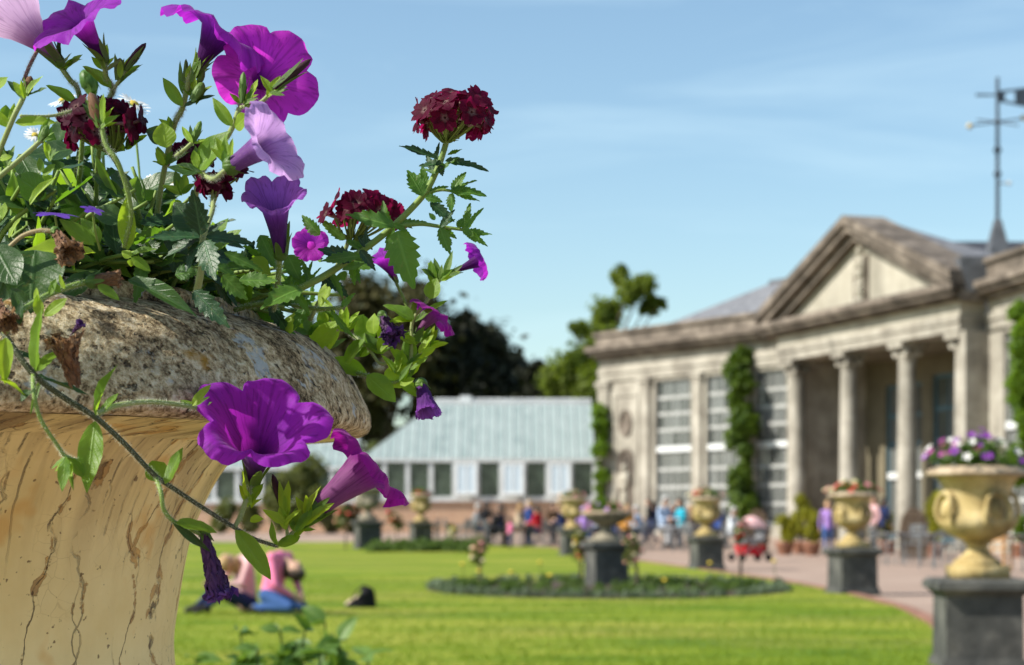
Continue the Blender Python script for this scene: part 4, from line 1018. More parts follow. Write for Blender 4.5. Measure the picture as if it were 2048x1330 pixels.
back = [(970, 80, 60, 'black', 'black', 'dark', 'black figure added for shade between tables, near the glasshouse wall'), (1050, 80, 0, 'navy', 'black', 'grey', 'grey-haired navy figure added for shade between tables, behind the man in blue'), (1118, 80, 90, 'black', 'navy', 'fair', 'fair-haired black figure added for shade between tables, left of the small urn'), (1212, 79, 20, 'black', 'black', 'dark', 'black figure added for shade between tables, past the basin bowl'), (1312, 79, 140, 'navy', 'navy', 'dark', 'navy figure added for shade between tables, by the first wing window'), (1405, 77, 200, 'black', 'brown', 'grey', 'grey-haired black figure added for shade between tables, by the second wing window')]  # dark-dressed figures added to stand in for the shadows between tables
for px, Y, a, tp_, lg, hr, lab in back: person(lab, gp(px, Y), rad(a), 'sit', tp_, lg, hr, H=1.15)
for px, Y, a, tp_, lg, hr, lab in more: person(lab, gp(px, Y), rad(a), 'sit', tp_, lg, hr, H=1.12)

# ================================================================== TERRACE FURNITURE
M_STEEL = plain('brushed grey steel', (.21, .215, .22), .4, .15, 4, .5); M_TEAK = plain('orange wood', (.45, .24, .09), .6, .3, 8); M_WICK = plain('brown wicker', (.10, .065, .04), .8, .5, 20)
def table_proto():
    T = empty('cafe_table', (0, 0, 0), 'x', 'table', 'grey café tables')
    m = MB(); m.lathe([(.02, .70), (.37, .70), (.385, .72), (.37, .735), (.02, .737)], 28); m.build('table_top', M_STEEL, T, False)
    for k in range(4):
        a = math.pi/4 + k*math.pi/2; m = MB(); m.tube([(.26*math.cos(a), .26*math.sin(a), .70), (.30*math.cos(a), .30*math.sin(a), 0)], .02, .02, 8); m.build('leg', M_STEEL, T)
    return T
def chair_proto(mat, name, group):
    T = empty(name, (0, 0, 0), 'x', 'chair', group)
    m = MB()
    for k in range(6): m.box2((-.20 + k*.07, -.21, .44), (-.145 + k*.07, .21, .46))
    m.build('seat', mat, T)
    for sx in (-1, 1):
        for sy in (-1, 1):
            m = MB()
            if sx > 0: m.tube([(.20, sy*.20, .44), (.23, sy*.21, 0)], .016, .016, 7)
            else: m.tube(bez([(-.26, sy*.21, 0), (-.21, sy*.20, .44), (-.26, sy*.20, .88)], 4), .016, .016, 7)
            m.build('leg', mat, T)
    m = MB()
    for z in (.58, .68, .78, .86): m.box2((-.262 - (z-.58)*.08, -.19, z), (-.242 - (z-.58)*.08, .19, z+.05))
    m.build('backrest', mat, T)
    m = MB()
    for sy in (-1, 1): m.tube(bez([(-.24, sy*.21, .66), (0, sy*.23, .67), (.2, sy*.21, .64), (.21, sy*.2, .45)], 4), .015, .015, 6)
    m.build('armrest', mat, T); return T
tp = table_proto(); cp = chair_proto(M_STEEL, 'cafe_chair', 'grey café chairs'); wp = chair_proto(M_TEAK, 'wooden_chair', 'wooden chairs by the frame-edge urn')
used = set()
def put(proto, px, Y, rz, label, sc=1.0):
    M_ = Matrix.Translation(gp(px, Y)) @ Matrix.Rotation(rz, 4, 'Z') @ Matrix.Scale(sc, 4)
    if proto.name not in used: used.add(proto.name); o = proto; o.matrix_basis = M_; WM[o.name] = M_.copy()
    else: o = copy_tree(proto, M_)
    o['label'] = label; return o
for px, Y, lab in ((885, 76, 'grey café table at the glasshouse end of the terrace'), (940, 75, 'grey café table left of the visitor in black'), (1042, 74, 'grey café table between the pink child and the man in blue'), (1088, 76, 'grey café table right of the man in blue'),
                   (1145, 73, 'grey café table hidden behind the small urn'), (1285, 72, 'grey café table beside the visitor in orange'), (1347, 69, 'tall grey café table before the pale blue shirt'), (1392, 72, 'grey café table left of the urn with pink flowers'),
                   (1788, 50, 'grey café table in front of the middle portico column'), (1868, 47, 'grey café table just left of the frame-edge urn'), (2035, 45, 'grey café table cut by the frame edge'), (1905, 56, 'grey café table behind the frame-edge urn')):
    put(tp, px, Y, rng.uniform(0, 1), lab, 1.12)
chs = [(862, 76, 200, 'grey chair nearest the slim pedestal'), (905, 77, 10, 'grey chair right of the first glasshouse-end table'), (922, 74, 150, 'grey chair left of the second glasshouse-end table'), (962, 76, 30, 'grey chair behind the black coat'), (985, 73.9, 20, 'chair under the hunched visitor in black'),
       (1104, 78, -60, 'chair under the visitor in the brown top'), (1127, 76, 170, 'chair under the visitor in navy'), (1168, 72, -90, 'chair under the lilac visitor by the basin'), (1252, 71, -70, 'chair under the visitor in orange'), (1326, 73, -50, 'chair under the pale blue shirt'),
       (1366, 74, 200, 'chair under the turquoise top'), (1441, 72, 180, 'chair under the grey-haired visitor in blue'), (1462, 70, -30, 'chair under the visitor in white'), (1270, 74, 120, 'empty grey chair behind the orange top'), (1380, 68, 60, 'empty grey chair before the turquoise top'),
       (1815, 52, 200, 'empty grey chair between the two nearer tables'), (1765, 51, 10, 'empty grey chair left of the middle column table'), (1896, 48, 190, 'empty grey chair touching the frame-edge urn'), (1845, 54, -80, 'empty grey chair behind the nearer tables'), (1720, 55, 30, 'empty grey chair beside the portico urn')]
chs += [(px, Y, a, 'chair under the ' + lab.split(' seated')[0].split(' seen')[0].split(' between')[0].split(' left')[0].split(' right')[0].replace('visitor in', 'seated visitor in') + ' by table ' + w_) for (px, Y, a, _, _, _, lab), w_ in zip(more, ('nearest the slim pedestal', 'behind the black coat', 'left of the blue shirt', 'right of the blue shirt', 'behind the basin', 'behind the pink rose', 'beside the orange top', 'before the wing window', 'before the dark creeper', 'behind the pink-flowered urn'))]
for px, Y, a, lab in chs: put(cp, px, Y, rad(a), lab, 1.12)
put(wp, 1985, 44, rad(160), 'orange wooden chair seen under the frame-edge urn', 1.15); put(wp, 2015, 45, rad(20), 'orange wooden chair beside its twin at the frame edge', 1.15)

# high-backed wicker seats
def wicker(label, px, Y, rz):
    T = empty('wicker_chair', gp(px, Y), label, 'chair', 'wicker chairs by the portico', rz); M0 = WM[T.name]
    m = MB(); n = 24
    for k in range(n+1):
        a = math.pi*k/n; m.tube([M0 @ Vector((-.28, -.42*math.cos(a), .35)), M0 @ Vector((-.36, -.40*math.cos(a), .5 + 1.0*math.sin(a)**.7))], .022, .022, 5)
    for z in (.6, .8, 1.0, 1.2):
        hw = .40*math.cos(math.asin(min(1, max(0, (z-.5)/1.0))**(1/.7))); m.tube([M0 @ Vector((-.33, -hw, z)), M0 @ Vector((-.33, hw, z))], .03, .03, 6)
    m.build('backrest', M_WICK, T)
    m = MB(); m.box2((-.32, -.40, .34), (.34, .40, .46), M0); m.build('seat', M_WICK, T)
    m = MB(); m.box2((-.30, -.38, .02), (.32, .38, .338), M0); m.build('base', M_WICK, T)
    m = MB()
    for s in (-1, 1): m.tube([M0 @ p for p in bez([(-.3, s*.41, .75), (0, s*.43, .72), (.34, s*.40, .62), (.34, s*.40, .44)], 4)], .05, .05, 7)
    m.build('armrest', M_WICK, T)
wicker('brown high-backed wicker chair at the foot of the dark creeper', 1510, 68, rad(-110)); wicker('brown high-backed wicker chair right of the middle portico column', 1828, 58, rad(-100))

# pushchair with pink hood and red basket
PC = empty('pushchair', gp(1500, 55), 'pushchair with a pink hood, grey seat and red basket on the path', 'pushchair', None, rad(200)); M0 = WM[PC.name]
def hoodfn(u, v):
    a = math.pi*u; e = math.radians(-15 + 150*v); r_ = .34
    return M0 @ Vector((-.05 - r_*math.cos(e)*.9, r_*math.cos(a), .92 + r_*math.sin(a)*math.sin(max(.05, e))*.95)), (u, v)
m = MB(); m.grid(hoodfn, 14, 10); m.build('hood', CL['palepink'], PC, True)
m = MB(); m.box2((-.3, -.26, .52), (.28, .26, .62), M0); m.box2((-.36, -.26, .62), (-.28, .26, 1.0), M0); m.build('seat', CL['grey'], PC)
m = MB(); m.frustum((0, 0), (.26, .25), (.34, .30), .16, .44, M0); m.build('basket', CL['red'], PC)
m = MB()
for s in (-1, 1): m.tube([M0 @ Vector(p) for p in ((.4, s*.3, .1), (-.1, s*.3, .6), (-.55, s*.3, 1.05))], .018); m.tube([M0 @ Vector(p) for p in ((-.4, s*.3, .1), (.25, s*.3, .62))], .018)
m.tube([M0 @ Vector((-.55, -.3, 1.05)), M0 @ Vector((-.55, .3, 1.05))], .02); m.build('frame', M_STEEL, PC)
for sx in (-1, 1):
    for s in (-1, 1):
        T = M0 @ Matrix.Translation((sx*.4, s*.33, .11)) @ Matrix.Rotation(math.pi/2, 4, 'X'); m = MB(); m.lathe([(.02, -.025), (.085, -.025), (.11, -.015), (.11, .015), (.085, .025), (.02, .025)], 20, T, True); m.build('wheel', CL['black'], PC)

# potted clipped shrubs by the portico
def potted(label, px, Y, top_py, wpx, mat, seed):
    b = gp(px, Y); S = shrub('potted_shrub', label, px, Y, top_py, wpx, mat, 1500, .075, seed, 'potted shrub', zg(Y) + .35, 'clipped shrubs by the portico', 6)
    m = MB(); m.lathe([(.2, 0), (.28, .3), (.32, .38), (.30, .42), (.26, .40), (.02, .36)], 24, Matrix.Translation(b)); m.build('pot', plain('terracotta', (.22, .10, .06), .85, .3), S, True)
potted('tall yellow green clipped shrub at the portico corner', 1600, 66, 978, 42, M_GOLD, 51); potted('low dark gold shrub left of the tall clipped one', 1570, 64, 1028, 40, M_GOLD, 52)
potted('round gold shrub right of the tall clipped one', 1624, 63, 1015, 44, M_GOLD, 53); potted('golden shrub between portico column and frame-edge urn', 1872, 60, 975, 52, M_GOLD, 54)
potted('small yellow shrub behind the portico urn', 1775, 66, 1022, 24, M_GOLD, 55); potted('bright green low shrub at the frame edge beyond the big urn', 2040, 60, 1028, 36, M_IVY, 56)

# black bag on the grass
Yg = 4800/185; b = gp(722, Yg, .035); BG = empty('black_bag', b, 'black soft bag with a pale flap lying alone on the grass', 'bag')
def bagfn(u, v):
    a = 2*math.pi*u; t_ = v; x = math.cos(a); y = math.sin(a)
    w = .20*(1-.25*t_**2); h = .19*t_**.8*(1 + .55*x)*(.75 + .25*t_) + .012*noise.noise(Vector((x*2, y*2, t_*4)))
    s_ = 1 if t_ < .75 else math.sqrt(max(0, 1-((t_-.75)/.25)**2))*.98 + .02
    return b + Vector((x*w*s_, y*.13*s_, h)), (u, v)
m = MB(); m.grid(bagfn, 24, 12, True); m.build('body', CL['black'], BG, True)
m = MB(); m.grid(lambda u, v: (b + Vector((-.20 + .16*u, -.09 + .17*v, .035 + .10*u + .03*math.sin(3*v))), (u, v)), 5, 5); m.build('flap', CL['beige'], BG, True)
m = MB(); m.tube(bez([b + Vector((.12, -.1, .2)), b + Vector((.05, -.16, .27)), b + Vector((-.06, -.14, .2)), b + Vector((-.1, -.12, .1))], 5), .010); m.build('handle', CL['black'], BG, True)
# ================================================================== FOREGROUND URN
AX, AY = -.5115, 1.5                    # axis of the near urn
t = NT('weathered rim stone'); c = t.coord('Object')
a = t.noise(c, 16, 8, .68); grain = t.noise(c, 190, 5, .75); mid_ = t.noise(c, 62, 6, .7)
b0 = t.ramp(t.math('ADD', t.math('MULTIPLY', a, .35), t.math('MULTIPLY', grain, .65)), [(.39, (.055, .04, .023)), (.46, (.29, .21, .115)), (.525, (.58, .455, .27)), (.61, (.82, .71, .50))])
blk = t.math('MULTIPLY', t.maprange(t.noise(c, 11, 7, .7, .4), .50, .60), t.maprange(mid_, .38, .56))
b0 = t.mix(t.math('MULTIPLY', blk, .88), b0, (.022, .018, .013))
pit = t.maprange(t.noise(c, 130, 3, .6), .60, .67); b0 = t.mix(t.math('MULTIPLY', pit, .85), b0, (.03, .022, .015))
lich = t.math('MULTIPLY', t.maprange(t.noise(c, 19, 4, .6, .8), .60, .645), t.maprange(t.noise(c, 85, 4, .7), .44, .52))
b0 = t.mix(t.math('MULTIPLY', lich, .9), b0, (.50, .53, .53))
gold = t.math('MULTIPLY', t.maprange(t.noise(c, 13, 3, .5), .66, .71), t.maprange(mid_, .42, .55)); b0 = t.mix(t.math('MULTIPLY', gold, .8), b0, (.42, .22, .03))
pale = t.math('MULTIPLY', t.maprange(t.noise(c, 28, 3, .6), .58, .66), t.maprange(grain, .45, .6)); b0 = t.mix(t.math('MULTIPLY', pale, .7), b0, (.62, .55, .42))
t.base(b0, .95, .12)
t.bump(t.math('ADD', t.math('ADD', t.math('MULTIPLY', mid_, .9), t.math('MULTIPLY', grain, .6)), t.math('MULTIPLY', pit, -.5)), .9, .004); M_RIM = t.m

t = NT('cracked ochre paint'); tcn = t.n('ShaderNodeTexCoord'); sep = t.n('ShaderNodeSeparateXYZ'); t.t.links.new(tcn.outputs['UV'], sep.inputs[0])
U, V = sep.outputs[0], sep.outputs[1]                       # u = around (0..1), v = length down the profile (m)
c = t.coord('Object')
tone = t.ramp(t.noise(c, 7, 5, .6), [(.3, (.68, .52, .20)), (.55, (.80, .66, .31)), (.72, (.84, .72, .41))])
cmb = t.n('ShaderNodeCombineXYZ'); t.set(cmb.inputs[0], t.math('MULTIPLY', U, 1.75)); t.set(cmb.inputs[1], t.math('MULTIPLY', V, .13)); sv = cmb.outputs[0]
def addwarp(vec, sc, amt):
    n_ = t.n('ShaderNodeTexNoise'); n_.inputs['Scale'].default_value = sc; n_.inputs['Detail'].default_value = 4; t.t.links.new(c, n_.inputs['Vector'])
    s1 = t.n('ShaderNodeVectorMath', operation='SUBTRACT'); t.t.links.new(n_.outputs['Color'], s1.inputs[0]); s1.inputs[1].default_value = (.5, .5, .5)
    s2 = t.n('ShaderNodeVectorMath', operation='SCALE'); t.t.links.new(s1.outputs[0], s2.inputs[0]); s2.inputs['Scale'].default_value = amt
    s3 = t.n('ShaderNodeVectorMath', operation='ADD'); t.t.links.new(vec, s3.inputs[0]); t.t.links.new(s2.outputs[0], s3.inputs[1]); return s3.outputs[0]
# cracks that wander down the wall; two families cross and join
def vline(N, wob, off, fine_amp=.12):
    w = t.math('ADD', t.math('MULTIPLY', t.noise(c, 9, 3, .5), wob), t.math('MULTIPLY', t.noise(c, 70, 4, .6), fine_amp))
    f = t.math('FRACT', t.math('ADD', t.math('ADD', t.math('MULTIPLY', U, float(N)), w), off)); return t.math('ABSOLUTE', t.math('SUBTRACT', f, .5))
l1, l2, l3 = vline(30, 2.2, .1, .22), vline(41, -2.6, .37, .22), vline(170, 2.4, .2, .35)
g1 = t.maprange(t.noise(sv, 10, 2), .46, .52); g2 = t.maprange(t.noise(sv, 15, 2), .47, .54); g3 = t.maprange(t.noise(sv, 30, 3), .45, .55)
wid = t.maprange(t.noise(c, 30, 5, .65), .42, .60)
run = t.math('MULTIPLY', t.math('MAXIMUM', t.math('MULTIPLY', t.maprange(l1, .008, .022, 1, 0), g1), t.math('MULTIPLY', t.maprange(l2, .006, .018, 1, 0), g2)), t.maprange(t.noise(c, 38, 4, .6), .40, .52))
top = t.maprange(V, .40, .50, .0, 1.0)
fine = t.math('MULTIPLY', t.math('MULTIPLY', t.math('MULTIPLY', t.maprange(l3, .03, .11, 1, 0), g3), top), t.maprange(t.noise(c, 55, 4, .6), .46, .56))
vo = t.n('ShaderNodeTexVoronoi', feature='DISTANCE_TO_EDGE'); vo.inputs['Scale'].default_value = 75; t.t.links.new(addwarp(c, 40, .012), vo.inputs['Vector'])
craze = t.math('MULTIPLY', t.maprange(vo.outputs['Distance'], 0, .03, 1, 0), t.maprange(t.noise(c, 11, 3), .46, .60))
# bare drips where the paint has run off along the cracks
drip = t.math('MULTIPLY', t.math('MAXIMUM', t.math('MULTIPLY', t.maprange(l1, .05, .16, 1, 0), g1), t.math('MULTIPLY', t.maprange(l2, .05, .13, 1, 0), g2)), wid)
dripm = t.maprange(drip, .40, .54)
col_ = t.mix(t.math('MULTIPLY', dripm, .85), tone, t.ramp(t.noise(c, 45, 4), [(.38, (.30, .17, .055)), (.62, (.58, .33, .08))]))
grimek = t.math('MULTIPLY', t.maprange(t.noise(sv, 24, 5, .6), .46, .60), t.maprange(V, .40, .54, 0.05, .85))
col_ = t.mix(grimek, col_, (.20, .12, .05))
col_ = t.mix(t.math('MULTIPLY', craze, .40), col_, (.20, .12, .045)); col_ = t.mix(t.math('MULTIPLY', fine, .8), col_, (.07, .042, .02)); col_ = t.mix(t.math('MULTIPLY', run, .8), col_, (.06, .035, .015))
speck = t.math('MULTIPLY', t.maprange(t.noise(c, 150, 2), .68, .72), .8); col_ = t.mix(speck, col_, (.10, .055, .02))
ob = t.maprange(t.noise(c, 17, 3), .62, .70, 0, .5); col_ = t.mix(ob, col_, (.60, .29, .04))
t.base(col_, .55, .35); hh = t.math('ADD', t.math('MULTIPLY', t.math('MAXIMUM', run, fine), -1.0), t.math('ADD', t.math('MULTIPLY', dripm, -.45), t.math('MULTIPLY', t.noise(c, 60, 4), .35)))
t.bump(hh, .75, .004); M_PAINT = t.m

FU = empty('foreground_urn', (AX, AY, .66), 'close-up cracked ochre urn with a broad lichened stone rim, spilling flowers', 'urn')
TU = Matrix.Translation((AX, AY, 0))
prof_body = smoothprof([(.10, .885), (.20, .92), (.285, .985), (.292, 1.03), (.262, 1.065), (.2545, 1.10), (.2585, 1.137), (.267, 1.183), (.279, 1.213), (.2935, 1.238), (.310, 1.2535)], 5)
m = MB(); m.lathe(prof_body + [(.355, 1.2585), (.388, 1.2620)], 220, TU); m.build('bowl', M_PAINT, FU, True)
rp = [(.388, 1.2622), (.398, 1.2625), (.4035, 1.2655), (.4050, 1.271), (.4045, 1.277), (.4013, 1.285), (.3944, 1.2994), (.385, 1.3147), (.3715, 1.328), (.352, 1.3375), (.334, 1.3415), (.3275, 1.3435), (.3262, 1.349), (.322, 1.3545), (.310, 1.356), (.298, 1.353), (.292, 1.343), (.290, 1.33), (.286, 1.30)]
dense = []
for (a_, b_) in zip(rp[:-1], rp[1:]):
    k = max(1, int(math.hypot(b_[0]-a_[0], b_[1]-a_[1])/.0028))
    for i in range(k): dense.append((a_[0]+(b_[0]-a_[0])*i/k, a_[1]+(b_[1]-a_[1])*i/k))
dense.append(rp[-1])
m = MB(); m.lathe(dense, 420, TU)
for i, v in enumerate(m.v):                                  # worn, pitted surface
    rad_ = Vector((v.x-AX, v.y-AY, (v.z-1.29)*1.5)).normalized()
    h = .0035*noise.noise(v*9) + .0016*noise.noise(v*38) + .0009*noise.noise(v*110) + .0006*noise.noise(v*230)
    k_ = noise.noise(v*16 + Vector((3, 1, 7)))
    if k_ > .42: h -= .006*(k_-.42)
    m.v[i] = v + rad_*h
m.build('rim', M_RIM, FU, True)
m = MB(); n = 60; m.v.append(Vector((AX, AY, 1.338)))
for rr in (.15, .289):
    for k in range(n):
        a_ = 2*math.pi*k/n; m.v.append(Vector((AX + rr*math.cos(a_), AY + rr*math.sin(a_), 1.335 + .012*noise.noise(Vector((math.cos(a_)*rr*30, math.sin(a_)*rr*30, 2))))))
for k in range(n):
    j = (k+1) % n; m.face([0, 1+k, 1+j]); m.face([1+k, 1+n+k, 1+n+j, 1+j])
m.build('soil', plain('potting soil', (.03, .02, .013), .95, .5, 60), FU)
m = MB(); m.lathe(smoothprof([(.20, .70), (.20, .725), (.165, .75), (.105, .80), (.08, .84), (.11, .868), (.10, .886)]), 48, TU); m.box2((AX-.22, AY-.22, .642), (AX+.22, AY+.22, .70)); m.build('foot', M_PAINT, FU, True)
Mp = Matrix.Translation((AX, AY, 0)) @ Matrix.Diagonal((1, 1, .64/.70, 1)); po = link('stone_pedestal', PED_M['body'], None, Mp); tag(po, 'stone pedestal carrying the close-up ochre urn', 'pedestal', 'pedestals around the lawn')
link('cap', PED_M['cap'], po, Mp); link('plinth', PED_M['plinth'], po, Mp)
# ================================================================== FOREGROUND PLANTS
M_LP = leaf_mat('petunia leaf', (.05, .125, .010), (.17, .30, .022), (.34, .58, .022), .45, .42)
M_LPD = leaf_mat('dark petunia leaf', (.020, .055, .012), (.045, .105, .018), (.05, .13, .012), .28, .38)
M_LPB = leaf_mat('bright young leaf', (.16, .29, .018), (.30, .43, .03), (.52, .76, .03), .48, .45)
M_LV = leaf_mat('verbena leaf', (.03, .095, .015), (.10, .21, .025), (.20, .44, .02), .38, .45, .5)
M_LVD = leaf_mat('dark verbena leaf', (.014, .045, .018), (.03, .085, .025), (.03, .10, .012), .22, .40, .5)
M_SEP = leaf_mat('sepal', (.06, .13, .02), (.14, .25, .04), (.25, .42, .04), .35, .5, .2)
def stem_mat(name, a_, b_): 
    t = NT(name); t.base(t.mix(t.noise(t.coord('Object'), 14, 4), a_, b_), .55, .3); t.translucent(b_, .15); return t.m
M_ST = stem_mat('green stem', (.13, .23, .03), (.26, .36, .09)); M_STP = stem_mat('pale hairy stem', (.20, .27, .07), (.36, .42, .18)); M_STD = stem_mat('dark purple stem', (.035, .035, .03), (.10, .12, .05)); M_STR = stem_mat('red brown stem', (.12, .05, .03), (.22, .12, .06)); M_STB = stem_mat('dried stem', (.30, .22, .10), (.42, .34, .17))
t = NT('stem hair'); t.base((.62, .66, .52), .6, .2); t.translucent((.7, .75, .6), .5); M_HAIRY = t.m
M_PUR = petal_mat('deep purple petal', (.05, .003, .075), (.19, .007, .32), (.30, .018, .46), (.62, .03, .74), .45)
M_VIO = petal_mat('violet petal', (.10, .02, .18), (.25, .05, .48), (.38, .13, .58), (.64, .2, .85), .48)
M_MAG = petal_mat('magenta petal', (.08, .004, .09), (.32, .010, .38), (.50, .020, .50), (1.0, .07, .92), .58)
M_RED = petal_mat('red purple petal', (.30, .10, .26), (.20, .006, .20), (.30, .010, .30), (.60, .015, .48), .42)
M_LIL = petal_mat('lilac petal', (.16, .05, .22), (.48, .22, .70), (.62, .37, .80), (.82, .5, .98), .48, (.20, .05, .42), .55)
M_PALE = petal_mat('pale pink petal', (.22, .03, .24), (.62, .36, .62), (.74, .52, .74), (.95, .68, .92), .50, (.32, .10, .36), .5)
M_WILT = petal_mat('withered violet petal', (.10, .04, .10), (.10, .03, .20), (.13, .05, .26), (.18, .05, .32), .25, (.05, .015, .09), .8, .7)
M_BROWN = petal_mat('dried brown petal', (.20, .10, .05), (.30, .17, .085), (.36, .22, .12), (.42, .24, .10), .25, (.10, .045, .02), .7, .8)
M_DKB = petal_mat('dark dried petal', (.05, .02, .025), (.075, .025, .04), (.10, .04, .06), (.10, .03, .05), .2, (.02, .01, .012), .7, .7)
M_VERB = petal_mat('crimson verbena petal', (.45, .32, .28), (.055, .0015, .014), (.085, .0025, .026), (.46, .010, .11), .38, (.04, .001, .008), .5)
M_VERD = petal_mat('dark maroon verbena petal', (.30, .18, .16), (.035, .0015, .010), (.055, .002, .018), (.22, .005, .05), .32, (.02, .001, .006), .5)
for _m in (M_VERB, M_VERD): _p = _m.node_tree.nodes['Principled BSDF']; _p.inputs['Sheen Weight'].default_value = 0; _p.inputs['Specular IOR Level'].default_value = .12
M_LOB = petal_mat('blue violet petal', (.10, .02, .3), (.10, .02, .42), (.13, .03, .52), (.2, .04, .7), .4)
M_DAISY = plain('white daisy ray', (.80, .79, .74), .6, .06, 5); M_DISC = plain('yellow daisy disc', (.50, .38, .05), .8, .3, 40)

LT = {}
for nm, mt in (('p', M_LP), ('d', M_LPD), ('b', M_LPB)):
    LT[nm] = [leaf_template('leaf', mt, .50, 0, 0, dr, fo, 12, wv, seed=k, peak=pk) for k, (dr, fo, wv, pk) in enumerate(((.06, .22, .025, .42), (.22, .30, .03, .38), (-.10, .15, .03, .45)))]
for nm, mt in (('v', M_LV), ('w', M_LVD)):
    LT[nm] = [leaf_template('leaf', mt, .52, 7, .34, dr, fo, 12, .03, seed=k+5, peak=.36) for k, (dr, fo) in enumerate(((.10, .16), (.26, .24), (-.08, .2)))]
LT['s'] = [leaf_template('leaf', M_SEP, .26, 0, 0, .05, .3, 8, .01, seed=9, peak=.4)]
def axes(d, face):
    d = Vector(d).normalized(); y = Vector(face).cross(d)
    if y.length < 1e-4: y = d.orthogonal()
    y.normalize(); z = d.cross(y); return Matrix((d, y, z)).transposed()
LQ = random.Random(77)
def leafobj(parent, kind, b, tip, w, face, var=None, name='leaf'):
    """leaf from b to tip (world), w = full width (m)"""
    L = (tip-b).length; tm = LT[kind]; me = tm[LQ.randrange(len(tm)) if var is None else var % len(tm)]
    asp = .26 if kind == 's' else (.52 if kind in 'vw' else .50)
    S = Matrix.Diagonal((L, w/asp, max(L*.8, w), 1))
    return link(name, me, parent, Matrix.Translation(b) @ axes(tip-b, face).to_4x4() @ S)
FD = Vector((-.25, -.80, .55))
def LF(parent, kind, bx, by, tx, ty, w, Y, dY=0.0, face=None, var=None):
    f = Vector(face) if face is not None else FD + Vector((LQ.uniform(-.45, .45), 0, LQ.uniform(-.35, .35)))
    Yt_ = Y + dY; return leafobj(parent, kind, P(bx, by, Y), P(tx, ty, Yt_), w*(Y + DEPTH[0](bx))/FPX*1.08, f, var)

def fuzz(m, pts, r, n, seed, L=.0021):
    q = random.Random(seed); pts = [Vector(p) for p in pts]
    for k in range(n):
        i = q.randrange(len(pts)-1); p = pts[i].lerp(pts[i+1], q.random()); tdir = (pts[i+1]-pts[i]).normalized()
        d = Vector((q.gauss(0, 1), q.gauss(0, 1), q.gauss(0, 1))); d = (d - tdir*d.dot(tdir)).normalized(); sd = d.cross(tdir)*.0001; b = len(m.v)
        p = p + d*r*.9; m.v += [p - sd, p + sd, p + d*L*q.uniform(.6, 1.2) + tdir*L*q.uniform(-.3, .3)]; m.face([b, b+1, b+2])

STEMN = [0]
def stem(parent, pts, r0, r1, mat=M_ST, hairs=1.0, name='stem'):
    """pts: (px, py, Y); r in photo pixels"""
    w = bez([P(*p) for p in pts], 6); Y = pts[0][2]; Y += DEPTH[0](pts[0][0]); a_, b_ = .8*r0*Y/FPX, .8*r1*Y/FPX
    m = MB(); m.tube(w, a_, b_, 9); ln = sum((w[i+1]-w[i]).length for i in range(len(w)-1))
    if hairs:
        m.cur = 1; STEMN[0] += 1; fuzz(m, w, (a_+b_)/2, int(ln*9000*hairs), STEMN[0])
    o = m.build(name, [mat, M_HAIRY], parent, True); return o, w

